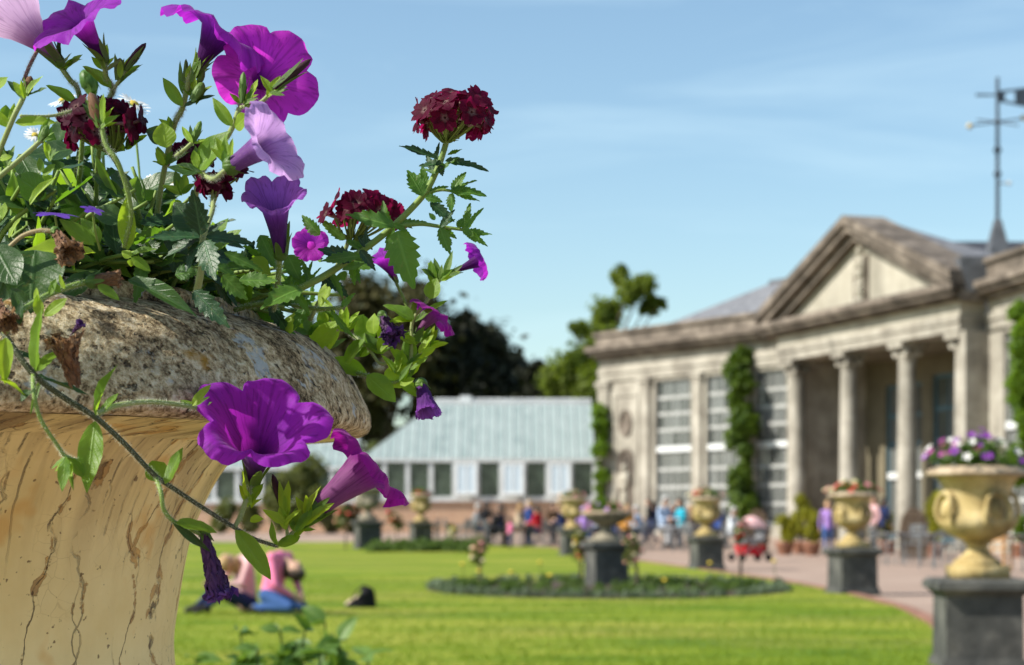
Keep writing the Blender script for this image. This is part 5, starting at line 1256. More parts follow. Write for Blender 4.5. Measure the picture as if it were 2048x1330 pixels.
def petunia(parent, base, mouth, rim, mat, seed=0, cup=.25, reflex=.35, notch=.12, ruffle=.06, throat=.30, tilt=(0, 0), fold=0.0, squash=1.0, bend=0.0, crumple=0.0, sepal=.5, r0=None, sepmat=True, roll=None, name='flower'):
    """funnel flower: tube from base to mouth, five-lobed limb of radius rim (m). tilt leans the limb in local x, y"""
    base, mouth = Vector(base), Vector(mouth); L = (mouth-base).length; q = random.Random(seed); ph = q.uniform(0, 6.28) if roll is None else roll
    lob = [q.uniform(-1, 1) for _ in range(5)]; lob2 = [q.uniform(-1, 1) for _ in range(5)]
    r_0 = r0 or rim*.075; rt = rim*throat
    # local frame with x towards the camera side, so tilt/bend can be aimed
    dz = (mouth-base).normalized(); R3 = dz.to_track_quat('Z', 'Y').to_matrix()
    def fn(u, v):
        th = 2*math.pi*u + ph
        k5 = 2.5*(th-ph); li = (u*5) % 5; i0 = int(li) % 5; f = li-int(li); lb_ = math.sin(math.pi*f)       # 0 between lobes, 1 mid-lobe
        if v < .55:
            s_ = v/.55; r = r_0 + (rt-r_0)*(s_**1.45); z = L*s_; r *= 1 + .04*math.cos(5*(th-ph))*s_; qq = 0
        else:
            qq = (v-.55)/.45; ln = rim-rt
            edge = 1 - notch*(1-lb_)**2.2*1.3 + .06*lob[i0]*lb_ + .035*max(0, lb_-.93)/.07
            rr = rt + ln*(qq**.85)*(edge*qq + (1-qq))
            z = L + ln*(cup*math.sin(qq*math.pi*.55) * 1.3 - reflex*qq*qq*(1 + .6*lob2[i0]*lb_)) + rim*ruffle*qq*qq*(math.sin(10*(th-ph) + ph*3) + .6*math.sin(17*th + seed)) + rim*.16*lob[i0]*lb_*qq - rim*.05*(1-lb_)**4*qq
            r = rr*(1 - fold*qq*.6)
            z += fold*qq*ln*.5
            z += rim*qq*(tilt[0]*math.cos(th) + tilt[1]*math.sin(th))
        x = r*math.cos(th); y = r*math.sin(th)*squash
        if crumple:
            nn = Vector((x, y, z))*(7/rim) ; am = crumple*rim*(.3 + qq + .4*(v < .55)*v)
            x += am*noise.noise(nn); y += am*noise.noise(nn + Vector((9, 2, 5))); z += am*noise.noise(nn + Vector((4, 8, 1)))
        if v > .5:
            nn = Vector((x, y, z))*(5.5/rim) + Vector((seed, 0, 0)); z += rim*.035*qq*noise.noise(nn) + rim*.016*qq*noise.noise(nn*2.7)
        if bend: x += bend*L*(z/L)**2 if z > 0 else 0
        return base + R3 @ Vector((x, y, z)), (u, v)
    m = MB(); m.grid(fn, 70, 22, True); o = m.build(name, mat, parent, True)
    if sepal:
        c_ = MB(); sl_ = L*sepal
        for k in range(5):
            a_ = 2*math.pi*k/5 + ph + .4; out = R3 @ Vector((math.cos(a_), math.sin(a_), 0)); side = R3 @ Vector((-math.sin(a_), math.cos(a_), 0)); sp = q.uniform(.25, .6); Ls = sl_*q.uniform(.8, 1.2); wd = Ls*.13
            def sf(u, v, out=out, side=side, sp=sp, Ls=Ls, wd=wd):
                s_ = u*2-1; w_ = wd*(math.sin(math.pi*(.12+.88*v)**.8)**.7 if v < 1 else 0) + .0002
                p = base - dz*L*.04 + out*(r_0*1.05 + sp*Ls*v*v*.8 + abs(s_)*w_*.25) + dz*Ls*v*(1-.15*sp) + side*s_*w_
                return p, (v, u)
            c_.grid(sf, 4, 8)
        c_.ball(base - dz*L*.03, (r_0*1.25,)*3, 10, 7)
        c_.build('calyx', M_SEP, o, True)
    return o
def PT(parent, bx, by, bY, mx_, my_, mY, rim_px, mat, seed=0, **kw):
    return petunia(parent, P(bx, by, bY), P(mx_, my_, mY), rim_px*(mY + DEPTH[0](mx_))/FPX, mat, seed, **kw)

def bud(parent, b, tip, w, mat=None, seed=0):
    """closed bud in its sepals"""
    d = (tip-b); L = d.length; dz = d.normalized(); R3 = dz.to_track_quat('Z', 'Y').to_matrix(); q = random.Random(seed)
    m = MB(); m.lathe([(w*.12, 0), (w*.3, L*.15), (w*.42, L*.4), (w*.40, L*.65), (w*.25, L*.9), (w*.04, L)], 10, Matrix.Translation(b) @ R3.to_4x4(), False, lambda a_, z: 1 + .12*math.sin(a_*5 + z*300))
    o = m.build('bud', mat or M_SEP, parent, True); c_ = MB()
    for k in range(5):
        a_ = 2*math.pi*k/5 + q.uniform(0, 1); out = R3 @ Vector((math.cos(a_), math.sin(a_), 0)); side = R3 @ Vector((-math.sin(a_), math.cos(a_), 0)); Ls = L*q.uniform(.55, .95); sp = q.uniform(.1, .4)
        c_.grid(lambda u, v: (b + out*(w*.3 + sp*Ls*v*v*.5) + dz*Ls*v + side*(u*2-1)*w*.22*math.sin(math.pi*min(.98, .15+.85*v)), (v, u)), 2, 6)
    c_.build('calyx', M_SEP, o, True); return o
def BD(parent, bx, by, tx, ty, w, Y, mat=None, seed=0): return bud(parent, P(bx, by, Y), P(tx, ty, Y), w*Y/FPX, mat, seed)

# verbena floret: thin tube, five notched petals
def floret_mesh(mat, seed):
    q = random.Random(seed); m = MB(); m.tube([(0, 0, -1.35), (0.05, 0, -.6), (0, 0, 0)], .10, .16, 7, False)
    for u_ in range(len(m.uv)):
        m.uv[u_] = [(0, .1)]*4
    for k in range(5):
        a_ = 2*math.pi*k/5 + q.uniform(-.12, .12); wd = q.uniform(.50, .60); Lp = q.uniform(.9, 1.15); cu = q.uniform(-.45, .35); tw = q.uniform(-.25, .25)
        def fn(u, v, a_=a_, wd=wd, Lp=Lp, cu=cu, tw=tw):
            s_ = u*2-1; w_ = wd*(math.sin(math.pi*(.10 + .78*v))**.8); r = .10 + Lp*v - .18*(1-abs(s_))**2*v*v*v
            z = .12*math.sin(v*2.2) + cu*v*v + .10*s_*s_*v + tw*s_*v*.5
            x, y = r, s_*w_
            return Vector((x*math.cos(a_)-y*math.sin(a_), x*math.sin(a_)+y*math.cos(a_), z)), ((k + .5 + s_*.4)/5, .50 + .50*v)
        m.grid(fn, 4, 5)
    return m.mesh('floret', mat, True)
FLO = {'c': [floret_mesh(M_VERB, k) for k in range(4)], 'm': [floret_mesh(M_VERD, k+10) for k in range(4)]}
def truss(parent, cx, cy, Y, rx, ry, n, fs, kind='c', seed=0, axis=(.05, -.25, 1), base=None, low=-.35):
    """dome of florets over a spray of green calyx tubes"""
    q = random.Random(seed); c = P(cx, cy, Y); k = Y/FPX; RX, RZ = rx*k, ry*k; ax_ = Vector(axis).normalized()
    b = P(*base) if base else c - ax_*RZ*1.1
    g = MB(); spots = []
    ga = math.pi*(3-math.sqrt(5))
    for i in range(n):
        z = 1 - (i+.5)/n*(1-low); rr = math.sqrt(max(0, 1-z*z)); a_ = i*ga + q.uniform(-.25, .25); d = Vector((rr*math.cos(a_), rr*math.sin(a_), z))
        d = d.normalized(); p = c + Vector((d.x*RX, d.y*RX, d.z*RZ))*q.uniform(.72, 1.12); nrm = (Vector((d.x*1.2, d.y*1.2, d.z+.25)) + Vector((q.uniform(-.5, .5), q.uniform(-.5, .5), q.uniform(-.4, .4)))).normalized()
        spots.append((p, nrm)); tube_end = p - nrm*fs*k*.8
        g.tube(bez([b + Vector((d.x, d.y, 0))*RX*.12, (b+tube_end)/2 + Vector((d.x, d.y, 0))*RX*.12, tube_end], 3), 1.6*k, 2.6*k, 6)
    for i in range(40):                                    # bristly unopened calyces in the middle
        d = Vector((q.gauss(0, 1), q.gauss(0, 1), q.uniform(.2, 1.4))).normalized(); p = b + d*RX*q.uniform(.22, .38); g.tube([b + d*RX*.1, p], 1.6*k, .5*k, 5)
    cl = g.build('flower_cluster', [M_ST], parent, True)
    for p, nrm in spots:
        M_ = Matrix.Translation(p) @ nrm.to_track_quat('Z', 'Y').to_matrix().to_4x4() @ Matrix.Rotation(q.uniform(0, 6), 4, 'Z') @ Matrix.Scale(fs*k*q.uniform(.85, 1.15), 4)
        link('floret', q.choice(FLO[kind]), cl, M_)
    return cl
def plant(name, px, py, Y, label, cat, group='plants spilling from the close-up urn'):
    return empty(name, P(px, py, Y), label, cat, group)

# ---------------------------------------------------------------- trailing petunia across the front of the urn
DEPTH[0] = lambda px: .012 + .00026*max(0, px)      # the stem hugs the curve of the rim
TV = plant('trailing_petunia', 5, 660, 1.13, 'trailing petunia stem hanging across the ochre urn with one open purple flower', 'petunia')
Yv = 1.10
stem(TV, [(-20, 620, 1.14), (8, 668, 1.12), (66, 747, Yv), (128, 795, Yv), (189, 833, Yv), (250, 888, Yv), (308, 949, Yv), (352, 980, Yv), (405, 1015, Yv), (469, 1055, Yv), (510, 1078, Yv), (552, 1092, Yv)], 8.5, 5.0, M_STD)
stem(TV, [(195, 828, Yv), (230, 812, Yv), (290, 804, Yv), (350, 808, Yv), (398, 816, Yv)], 7, 6, M_STP)
stem(TV, [(66, 747, Yv), (68, 790, 1.09), (82, 840, 1.09), (118, 895, 1.09), (132, 912, 1.09), (168, 925, 1.09)], 6, 4, M_ST)
stem(TV, [(312, 955, Yv), (322, 985, 1.09), (328, 1020, 1.09), (352, 1046, 1.09), (400, 1068, 1.09)], 6, 5, M_ST)
stem(TV, [(469, 1055, Yv), (482, 1030, Yv), (494, 995, 1.10), (505, 968, 1.11)], 6, 7, M_STP)
stem(TV, [(552, 1092, Yv), (575, 1075, Yv), (600, 1052, Yv), (632, 1022, Yv)], 6, 5, M_STP)
stem(TV, [(575, 1075, Yv), (572, 1040, Yv), (568, 1010, Yv)], 4.5, 3.5, M_STP)
PT(TV, 506, 968, 1.110, 516, 893, 1.086, 138, M_PUR, 3, cup=.72, reflex=.26, notch=.34, ruffle=.03, throat=.30, sepal=.75, roll=.62)
PT(TV, 632, 1018, 1.095, 728, 942, 1.076, 104, M_RED, 5, cup=.42, reflex=.55, notch=.14, ruffle=.05, throat=.40, sepal=.30, r0=.006)
PT(TV, 408, 1068, 1.09, 440, 1190, 1.085, 26, M_WILT, 7, cup=.1, reflex=0, crumple=.9, throat=.9, sepal=.18, r0=.003)
BD(TV, 566, 1018, 545, 948, 22, Yv, M_DKB, 1)
for a in ((190, 842, 172, 985, 46, 1.09, -.01, 'p'), (192, 832, 216, 724, 30, 1.09, -.02, 'p'), (196, 830, 238, 790, 18, 1.1, .0, 'p'), (330, 968, 370, 897, 34, 1.09, -.01, 'p'), (322, 965, 303, 918, 44, 1.1, .02, 'p'), (470, 1060, 545, 1160, 40, 1.09, -.01, 'p'), (352, 1046, 436, 1062, 34, 1.085, -.01, 'p'), (345, 1045, 420, 1100, 16, 1.085, .0, 'd'),
          (385, 812, 421, 768, 20, 1.09, -.01, 'b'), (392, 815, 360, 800, 12, 1.1, 0, 's'), (132, 912, 126, 984, 24, 1.085, 0, 'p'), (140, 915, 168, 955, 22, 1.085, 0, 'p'), (135, 918, 147, 982, 10, 1.085, 0, 's'), (72, 741, 78, 617, 40, 1.085, -.01, 'p'), (68, 745, 118, 700, 24, 1.1, 0, 'p'), (72, 750, 172, 798, 20, 1.11, 0, 'd'), (80, 760, 60, 830, 10, 1.1, 0, 's'),
          (12, 675, 6, 768, 34, 1.1, 0, 'b'), (20, 700, 95, 735, 30, 1.12, 0, 'd'), (0, 760, 60, 785, 26, 1.1, 0, 'b'), (60, 780, 40, 800, 18, 1.1, 0, 'd'), (500, 1000, 482, 940, 22, 1.1, -.01, 'b'), (498, 1010, 525, 960, 22, 1.1, 0, 'p'), (500, 1040, 526, 1036, 18, 1.1, -.01, 'b'), (570, 1040, 556, 960, 16, 1.095, 0, 'b'), (575, 1030, 581, 960, 18, 1.095, -.01, 'b'),
          (572, 1060, 560, 1010, 20, 1.095, 0, 'b'), (555, 1090, 538, 1042, 16, 1.09, 0, 'p'), (556, 1092, 600, 1075, 26, 1.095, 0, 'p'), (590, 1075, 612, 1052, 22, 1.09, 0, 'p'), (600, 1055, 668, 1003, 22, 1.09, -.01, 'b'), (598, 1062, 678, 1016, 12, 1.09, 0, 's'), (612, 1040, 632, 970, 17, 1.09, -.01, 'b'), (592, 1050, 618, 1003, 24, 1.1, 0, 'p'), (575, 1075, 555, 1095, 14, 1.1, 0, 'p')):
    bx, by, tx, ty, w, Y, dY, k = a; LF(TV, k, bx, by, tx, ty, w, Y, dY)

DEPTH[0] = lambda px: 0.0
# ---------------------------------------------------------------- spent petunia at the rim, left
SP = plant('spent_petunia', 10, 670, 1.14, 'petunia stem with a brown withered bloom lying over the stone rim', 'petunia')
stem(SP, [(8, 668, 1.13), (45, 622, 1.13), (80, 598, 1.14), (120, 580, 1.15), (165, 566, 1.16), (192, 562, 1.16)], 7, 8, M_ST)
PT(SP, 186, 563, 1.16, 238, 556, 1.16, 16, M_BROWN, 9, cup=.2, reflex=0, throat=.9, crumple=.6, sepal=.55, r0=.0035)
stem(SP, [(-5, 690, 1.14), (20, 640, 1.14), (12, 610, 1.14)], 4, 3, M_STB)
PT(SP, 150, 770, 1.135, 128, 680, 1.13, 30, M_BROWN, 11, cup=.1, reflex=0, throat=.9, crumple=.8, sepal=0, r0=.003)
PT(SP, 140, 672, 1.13, 162, 645, 1.125, 10, M_WILT, 12, cup=.1, reflex=0, throat=.9, crumple=.5, sepal=0)
PT(SP, 0, 600, 1.13, 18, 645, 1.12, 22, M_BROWN, 13, cup=.1, reflex=0, throat=.9, crumple=.8, sepal=0)
for a in ((75, 605, 72, 575, 16, 1.13, 0, 'b'), (88, 632, 136, 598, 24, 1.13, 0, 'b'), (80, 635, 74, 590, 20, 1.13, 0, 'b'), (120, 585, 100, 560, 14, 1.14, 0, 'p'), (195, 570, 240, 600, 20, 1.15, 0, 'p'), (45, 640, 25, 580, 18, 1.13, 0, 'd'), (40, 650, 42, 600, 20, 1.12, 0, 'd'), (60, 615, 20, 575, 30, 1.14, 0, 'd'), (130, 578, 118, 548, 12, 1.14, 0, 'b'), (100, 590, 112, 556, 14, 1.14, 0, 'p')):
    bx, by, tx, ty, w, Y, dY, k = a; LF(SP, k, bx, by, tx, ty, w, Y, dY)
stem(SP, [(0, 512, 1.16), (15, 497, 1.16), (45, 472, 1.16), (80, 461, 1.16), (111, 464, 1.16)], 5, 6, M_STB)
PT(SP, 111, 464, 1.16, 138, 505, 1.15, 26, M_BROWN, 15, cup=.2, reflex=.1, throat=.7, crumple=.7, sepal=.2, r0=.0025)
LF(SP, 'b', 192, 506, 42, 497, 62, 1.19, -.02, (0, -.6, .8), 0); LF(SP, 'd', 70, 500, 58, 612, 118, 1.17, -.02, (.1, -.9, .3), 1); LF(SP, 'd', -10, 490, 36, 575, 70, 1.15, -.01, (0, -.9, .4)); LF(SP, 'd', 20, 520, -10, 610, 70, 1.16, 0, (.2, -.9, .3)); LF(SP, 'd', 120, 520, 60, 560, 60, 1.2, 0)

# ---------------------------------------------------------------- tall petunia at the left edge
P2 = plant('pale_petunia', 90, 480, 1.35, 'petunia at the corner with one pale pink and one purple trumpet', 'petunia')
stem(P2, [(140, 560, 1.40), (155, 400, 1.36), (165, 260, 1.33), (157, 183, 1.31), (140, 160, 1.30), (123, 136, 1.30)], 6, 6, M_ST)
PT(P2, 118, 122, 1.29, 50, 50, 1.29, 118, M_PALE, 21, cup=.85, reflex=.12, notch=.1, throat=.34, sepal=.5, tilt=(.0, 0))
stem(P2, [(190, 540, 1.38), (195, 330, 1.33), (214, 212, 1.30), (226, 180, 1.29), (213, 156, 1.28), (209, 122, 1.28)], 6, 6, M_ST)
PT(P2, 208, 118, 1.28, 160, 45, 1.268, 108, M_PUR, 22, cup=.22, reflex=.10, notch=.12, ruffle=.05, throat=.26, sepal=.55)
BD(P2, 238, 162, 240, 116, 26, 1.28, None, 3); BD(P2, 250, 140, 292, 86, 20, 1.28, M_DKB, 4); stem(P2, [(228, 178, 1.285), (236, 165, 1.28), (250, 142, 1.28)], 4.5, 4, M_STP)
stem(P2, [(-10, 330, 1.22), (0, 300, 1.22), (27, 235, 1.21), (45, 198, 1.21), (50, 180, 1.21)], 6.5, 7, M_STP)
BD(P2, 50, 190, 62, 152, 24, 1.21, M_BROWN, 5)
stem(P2, [(-10, 360, 1.2), (20, 335, 1.2), (70, 292, 1.2), (92, 270, 1.2)], 7, 6, M_STP); BD(P2, 80, 285, 96, 250, 20, 1.2, None, 6)
stem(P2, [(248, 495, 1.22), (262, 420, 1.21), (238, 330, 1.20), (212, 290, 1.20), (203, 250, 1.20)], 6, 6, M_ST)   # petunia stalk in front of the maroon truss
BD(P2, 203, 252, 180, 185, 34, 1.2, M_BROWN, 7)
stem(P2, [(40, 232, 1.24), (100, 232, 1.25), (143, 222, 1.26)], 4, 3.5, M_STP)
stem(P2, [(48, 160, 1.30), (60, 130, 1.32), (78, 95, 1.34)], 5, 5, M_STR, .3)
for a in ((152, 205, 90, 164, 20, 1.3, 0, 'p'), (222, 176, 166, 124, 24, 1.28, 0, 'p'), (236, 172, 284, 126, 12, 1.28, 0, 's'), (30, 246, 113, 243, 24, 1.21, 0, 'b'), (45, 190, 14, 160, 16, 1.21, 0, 'd'), (52, 192, 96, 180, 18, 1.21, -.01, 'd'), (10, 240, 12, 210, 22, 1.22, 0, 'p'), (-12, 180, 12, 150, 30, 1.22, 0, 'b'), (0, 320, 24, 310, 18, 1.2, 0, 'b'), (122, 140, 88, 108, 8, 1.3, 0, 's'), (204, 250, 164, 205, 20, 1.2, 0, 'd'), (206, 246, 210, 188, 18, 1.195, 0, 'b'), (123, 130, 121, 70, 12, 1.29, 0, 'd'), (205, 118, 167, 80, 12, 1.28, 0, 's'), (10, 405, 6, 440, 16, 1.2, 0, 'b'), (18, 476, 41, 433, 16, 1.19, 0, 'b'), (60, 410, 106, 345, 20, 1.2, 0, 'b'), (85, 345, 80, 315, 20, 1.22, 0, 'p'), (85, 350, 112, 330, 20, 1.22, 0, 'p')):
    bx, by, tx, ty, w, Y, dY, k = a; LF(P2, k, bx, by, tx, ty, w, Y, dY)

# ---------------------------------------------------------------- middle petunia: four big flowers
P3 = plant('tall_petunia', 400, 480, 1.34, 'tallest petunia with magenta, violet and lilac trumpets against the sky', 'petunia')
stem(P3, [(300, 560, 1.38), (318, 400, 1.33), (346, 259, 1.30), (365, 216, 1.28), (380, 153, 1.27), (393, 143, 1.27)], 7, 6, M_STP)
PT(P3, 393, 142, 1.27, 436, 64, 1.266, 118, M_PUR, 31, cup=.25, reflex=.42, notch=.12, ruffle=.07, throat=.32, sepal=.55)
stem(P3, [(370, 560, 1.36), (390, 400, 1.30), (403, 346, 1.28), (432, 306, 1.27), (463, 259, 1.26), (481, 210, 1.26), (500, 180, 1.28)], 7, 6, M_STP)
PT(P3, 498, 200, 1.32, 528, 156, 1.275, 108, M_MAG, 33, cup=.42, reflex=.30, notch=.2, ruffle=.065, throat=.24, sepal=.6, roll=.2)
BD(P3, 484, 206, 487, 144, 18, 1.235, None, 11); BD(P3, 548, 178, 622, 118, 22, 1.225, M_DKB, 12); stem(P3, [(481, 215, 1.24), (520, 205, 1.235), (548, 178, 1.23)], 5, 5, M_STP)
stem(P3, [(402, 346, 1.26), (425, 358, 1.24), (445, 345, 1.22), (462, 330, 1.22)], 6, 6, M_STP)
PT(P3, 466, 330, 1.22, 530, 290, 1.208, 90, M_LIL, 35, cup=.45, reflex=.22, notch=.16, ruffle=.04, throat=.32, sepal=.28, r0=.005, roll=.9)
stem(P3, [(548, 620, 1.36), (556, 560, 1.32), (560, 505, 1.30)], 6, 7, M_ST)
PT(P3, 561, 505, 1.30, 551, 418, 1.28, 66, M_VIO, 37, cup=.8, reflex=.10, notch=.22, ruffle=.05, throat=.42, sepal=.55, r0=.004)
BD(P3, 385, 285, 402, 242, 18, 1.25, None, 13); stem(P3, [(352, 312, 1.26), (368, 300, 1.25), (386, 284, 1.25)], 5, 5, M_STP)
BD(P3, 385, 205, 407, 165, 28, 1.26, None, 14); BD(P3, 372, 185, 372, 118, 14, 1.28, None, 15); BD(P3, 395, 170, 408, 140, 16, 1.27, None, 16)
for a in ((365, 213, 327, 156, 24, 1.27, 0, 'p'), (368, 214, 429, 188, 16, 1.26, 0, 'd'), (366, 190, 359, 120, 11, 1.28, 0, 's'), (385, 150, 400, 105, 12, 1.265, 0, 's'), (465, 252, 421, 192, 24, 1.25, 0, 'p'), (470, 256, 498, 230, 34, 1.25, -.01, 'b'), (400, 340, 450, 254, 56, 1.25, -.01, 'p'), (402, 344, 335, 338, 34, 1.25, 0, 'd'), (332, 296, 325, 243, 44, 1.25, 0, 'b'), (320, 290, 294, 256, 22, 1.27, 0, 'd'), (395, 335, 388, 300, 18, 1.25, 0, 'b'), (398, 340, 462, 280, 20, 1.26, 0, 'p'), (462, 330, 464, 275, 14, 1.22, 0, 'b'), (452, 335, 448, 300, 14, 1.22, 0, 'p'), (497, 200, 518, 160, 16, 1.235, 0, 'b'), (535, 195, 560, 150, 18, 1.23, 0, 'b'), (545, 185, 575, 172, 12, 1.23, 0, 's'), (490, 215, 508, 175, 12, 1.235, 0, 'p')):
    bx, by, tx, ty, w, Y, dY, k = a; LF(P3, k, bx, by, tx, ty, w, Y, dY)

# ---------------------------------------------------------------- long verbena reaching out to the right
V1 = plant('long_verbena', 560, 600, 1.38, 'long verbena stem reaching out with a crimson flower head at its tip', 'verbena')
Yv = 1.32
stem(V1, [(520, 615, 1.36), (604, 575, Yv), (660, 545, Yv), (731, 497, Yv), (788, 451, Yv), (846, 391, Yv), (874, 340, Yv), (888, 300, Yv), (893, 282, Yv)], 9, 7, M_ST, .5)
truss(V1, 908, 236, Yv, 78, 46, 31, 24, 'c', 6, (.1, -.2, 1), (893, 284, Yv), -.42)
stem(V1, [(848, 388, Yv), (880, 380, Yv), (905, 382, Yv)], 4.5, 3.5, M_ST, .5); stem(V1, [(792, 453, Yv), (840, 448, Yv), (880, 453, Yv), (930, 460, Yv)], 6, 4, M_ST, .5); stem(V1, [(604, 577, Yv), (560, 600, 1.33), (500, 612, 1.36), (470, 620, 1.37)], 6, 7, M_ST, .5)
for a in ((794, 462, 822, 572, 78, 1.31, -.01, 'v'), (790, 455, 690, 418, 40, 1.31, 0, 'v'), (845, 392, 818, 335, 46, 1.31, 0, 'v'), (850, 385, 845, 330, 26, 1.33, 0, 'v'), (850, 395, 886, 400, 24, 1.31, 0, 'v'), (900, 384, 974, 380, 40, 1.31, 0, 'v'), (905, 382, 930, 340, 24, 1.32, 0, 'v'), (905, 386, 898, 426, 26, 1.31, 0, 'v'), (860, 405, 908, 445, 28, 1.32, 0, 'w'), (870, 440, 858, 425, 14, 1.32, 0, 'v'), (880, 455, 900, 510, 30, 1.31, 0, 'v'), (925, 460, 946, 466, 24, 1.31, 0, 'v'), (915, 455, 930, 436, 20, 1.32, 0, 'v'),
          (876, 318, 800, 287, 28, 1.31, -.01, 'w'), (890, 322, 980, 332, 22, 1.31, 0, 'w'), (885, 325, 838, 335, 26, 1.31, 0, 'w'), (880, 330, 885, 352, 18, 1.31, 0, 'w'), (895, 310, 925, 300, 18, 1.33, 0, 'v'), (800, 450, 855, 442, 34, 1.33, 0, 'v'), (705, 520, 640, 494, 40, 1.31, -.01, 'w'), (720, 512, 640, 520, 30, 1.3, 0, 'v'), (603, 578, 522, 602, 58, 1.30, -.02, 'v'), (684, 540, 735, 528, 26, 1.31, 0, 'v'), (680, 545, 690, 560, 30, 1.33, 0, 'v'), (720, 500, 752, 540, 22, 1.3, 0, 'w'), (650, 556, 700, 590, 30, 1.33, 0, 'w'), (592, 582, 620, 630, 20, 1.33, 0, 'v'), (780, 460, 760, 400, 26, 1.34, 0, 'v')):
    bx, by, tx, ty, w, Y, dY, k = a; LF(V1, k, bx, by, tx, ty, w, Y, dY)

V2 = plant('crimson_verbena', 660, 600, 1.42, 'verbena whose crimson head sits below the long reaching stem', 'verbena')
stem(V2, [(620, 640, 1.42), (660, 560, 1.40), (690, 500, 1.38), (700, 470, 1.38)], 6, 5, M_STP, .5)
truss(V2, 732, 430, 1.37, 78, 38, 27, 24, 'c', 5, (0, -.2, 1), (705, 482, 1.38), -.15)
stem(V2, [(586, 611, 1.36), (640, 618, 1.34), (684, 615, 1.33)], 6, 5, M_ST, .5)
for a in ((684, 615, 709, 584, 30, 1.33, 0, 'v'), (662, 618, 709, 684, 16, 1.33, 0, 'v'), (690, 480, 640, 440, 26, 1.37, 0, 'v'), (640, 470, 600, 430, 30, 1.4, 0, 'v'), (700, 500, 760, 480, 30, 1.38, 0, 'w'), (690, 520, 750, 540, 34, 1.38, 0, 'v'), (620, 600, 585, 660, 34, 1.38, 0, 'v'), (560, 640, 600, 700, 30, 1.4, 0, 'v'), (600, 620, 560, 690, 34, 1.4, 0, 'b'), (540, 610, 575, 665, 30, 1.4, 0, 'w'), (660, 560, 640, 620, 26, 1.39, 0, 'b'), (720, 470, 745, 500, 22, 1.37, 0, 'w')):
    bx, by, tx, ty, w, Y, dY, k = a; LF(V2, k, bx, by, tx, ty, w, Y, dY)

V3 = plant('maroon_verbena', 250, 480, 1.4, 'verbena with dark maroon heads among the leaves at left', 'verbena')
stem(V3, [(300, 520, 1.36), (270, 400, 1.33), (235, 330, 1.31), (215, 300, 1.30)], 6, 5, M_ST, .5)
truss(V3, 205, 250, 1.29, 82, 50, 24, 26, 'm', 7, (-.1, -.3, 1), (222, 305, 1.3), -.55)
truss(V3, 428, 372, 1.27, 26, 10, 5, 26, 'm', 8, (0, -.4, 1), (425, 415, 1.27), .1)
truss(V3, 385, 318, 1.33, 40, 22, 8, 24, 'm', 9, (.2, 0, 1), (400, 365, 1.33), -.2); truss(V3, 475, 345, 1.33, 20, 8, 3, 22, 'm', 10, (.4, 0, 1), (440, 380, 1.33), .2)
truss(V3, 320, 520, 1.34, 22, 12, 5, 20, 'c', 14, (0, -.4, 1), (325, 545, 1.35), 0)
# rosette of dark toothed leaves beside the maroon floret
stem(V3, [(392, 590, 1.25), (402, 540, 1.24), (405, 480, 1.24), (425, 420, 1.26), (425, 385, 1.27)], 10, 5, M_STP, .6)
for a in ((402, 470, 388, 378, 62, 1.22, -.01, 'w'), (400, 470, 345, 400, 60, 1.23, 0, 'd'), (400, 474, 292, 470, 40, 1.21, -.01, 'w'), (400, 480, 320, 505, 42, 1.21, 0, 'w'), (412, 474, 508, 478, 34, 1.22, 0, 'w'), (408, 482, 428, 556, 56, 1.20, -.02, 'w'), (395, 485, 375, 545, 40, 1.21, 0, 'w'), (415, 468, 450, 440, 26, 1.23, 0, 'w'), (388, 581, 457, 654, 46, 1.20, -.01, 'w'), (256, 560, 394, 615, 36, 1.20, -.02, 'd'), (448, 505, 527, 540, 26, 1.23, 0, 'v'), (445, 550, 495, 600, 40, 1.25, 0, 'v'), (478, 560, 555, 565, 44, 1.27, 0, 'v'), (500, 520, 545, 545, 40, 1.31, 0, 'b'), (520, 470, 556, 540, 44, 1.33, 0, 'v'), (575, 510, 600, 560, 44, 1.33, 0, 'v'), (430, 530, 480, 555, 30, 1.26, 0, 'v'), (350, 550, 400, 540, 50, 1.25, 0, 'v'), (255, 500, 254, 392, 34, 1.22, -.01, 'b'), (262, 512, 312, 490, 22, 1.2, 0, 'p'), (262, 515, 243, 500, 18, 1.2, 0, 'b'), (262, 515, 302, 542, 22, 1.2, 0, 'p'), (262, 518, 262, 533, 14, 1.19, 0, 'b'), (189, 491, 118, 440, 30, 1.2, 0, 'p'), (200, 485, 160, 432, 30, 1.21, 0, 'p'), (245, 440, 180, 415, 40, 1.23, 0, 'd'), (250, 395, 175, 340, 24, 1.22, 0, 'd'), (235, 400, 195, 310, 20, 1.22, 0, 'p')):
    bx, by, tx, ty, w, Y, dY, k = a; LF(V3, k, bx, by, tx, ty, w, Y, dY)

# ---------------------------------------------------------------- petunia trailing over the far side of the rim
P7 = plant('rim_petunia', 640, 640, 1.5, 'petunia trailing off the rim, small purple flowers before the dark trees', 'petunia')
Yv = 1.46
stem(P7, [(600, 690, 1.52), (640, 706, 1.5), (690, 740, 1.48), (740, 752, Yv), (790, 765, Yv), (820, 740, Yv)], 5, 4, M_ST)
stem(P7, [(821, 735, Yv), (824, 680, Yv), (826, 640, Yv), (857, 597, Yv), (882, 557, Yv), (900, 545, Yv)], 5, 4, M_STP)
stem(P7, [(826, 640, Yv), (807, 597, Yv), (792, 565, Yv)], 4, 4, M_ST); stem(P7, [(690, 660, 1.47), (734, 694, Yv), (760, 727, Yv), (785, 722, Yv)], 4, 4, M_STP); stem(P7, [(826, 720, Yv), (846, 700, Yv), (852, 690, Yv)], 4, 3, M_STP)
PT(P7, 903, 546, Yv, 960, 520, Yv+.004, 42, M_PUR, 41, cup=.3, reflex=.75, notch=.1, throat=.34, sepal=.4)
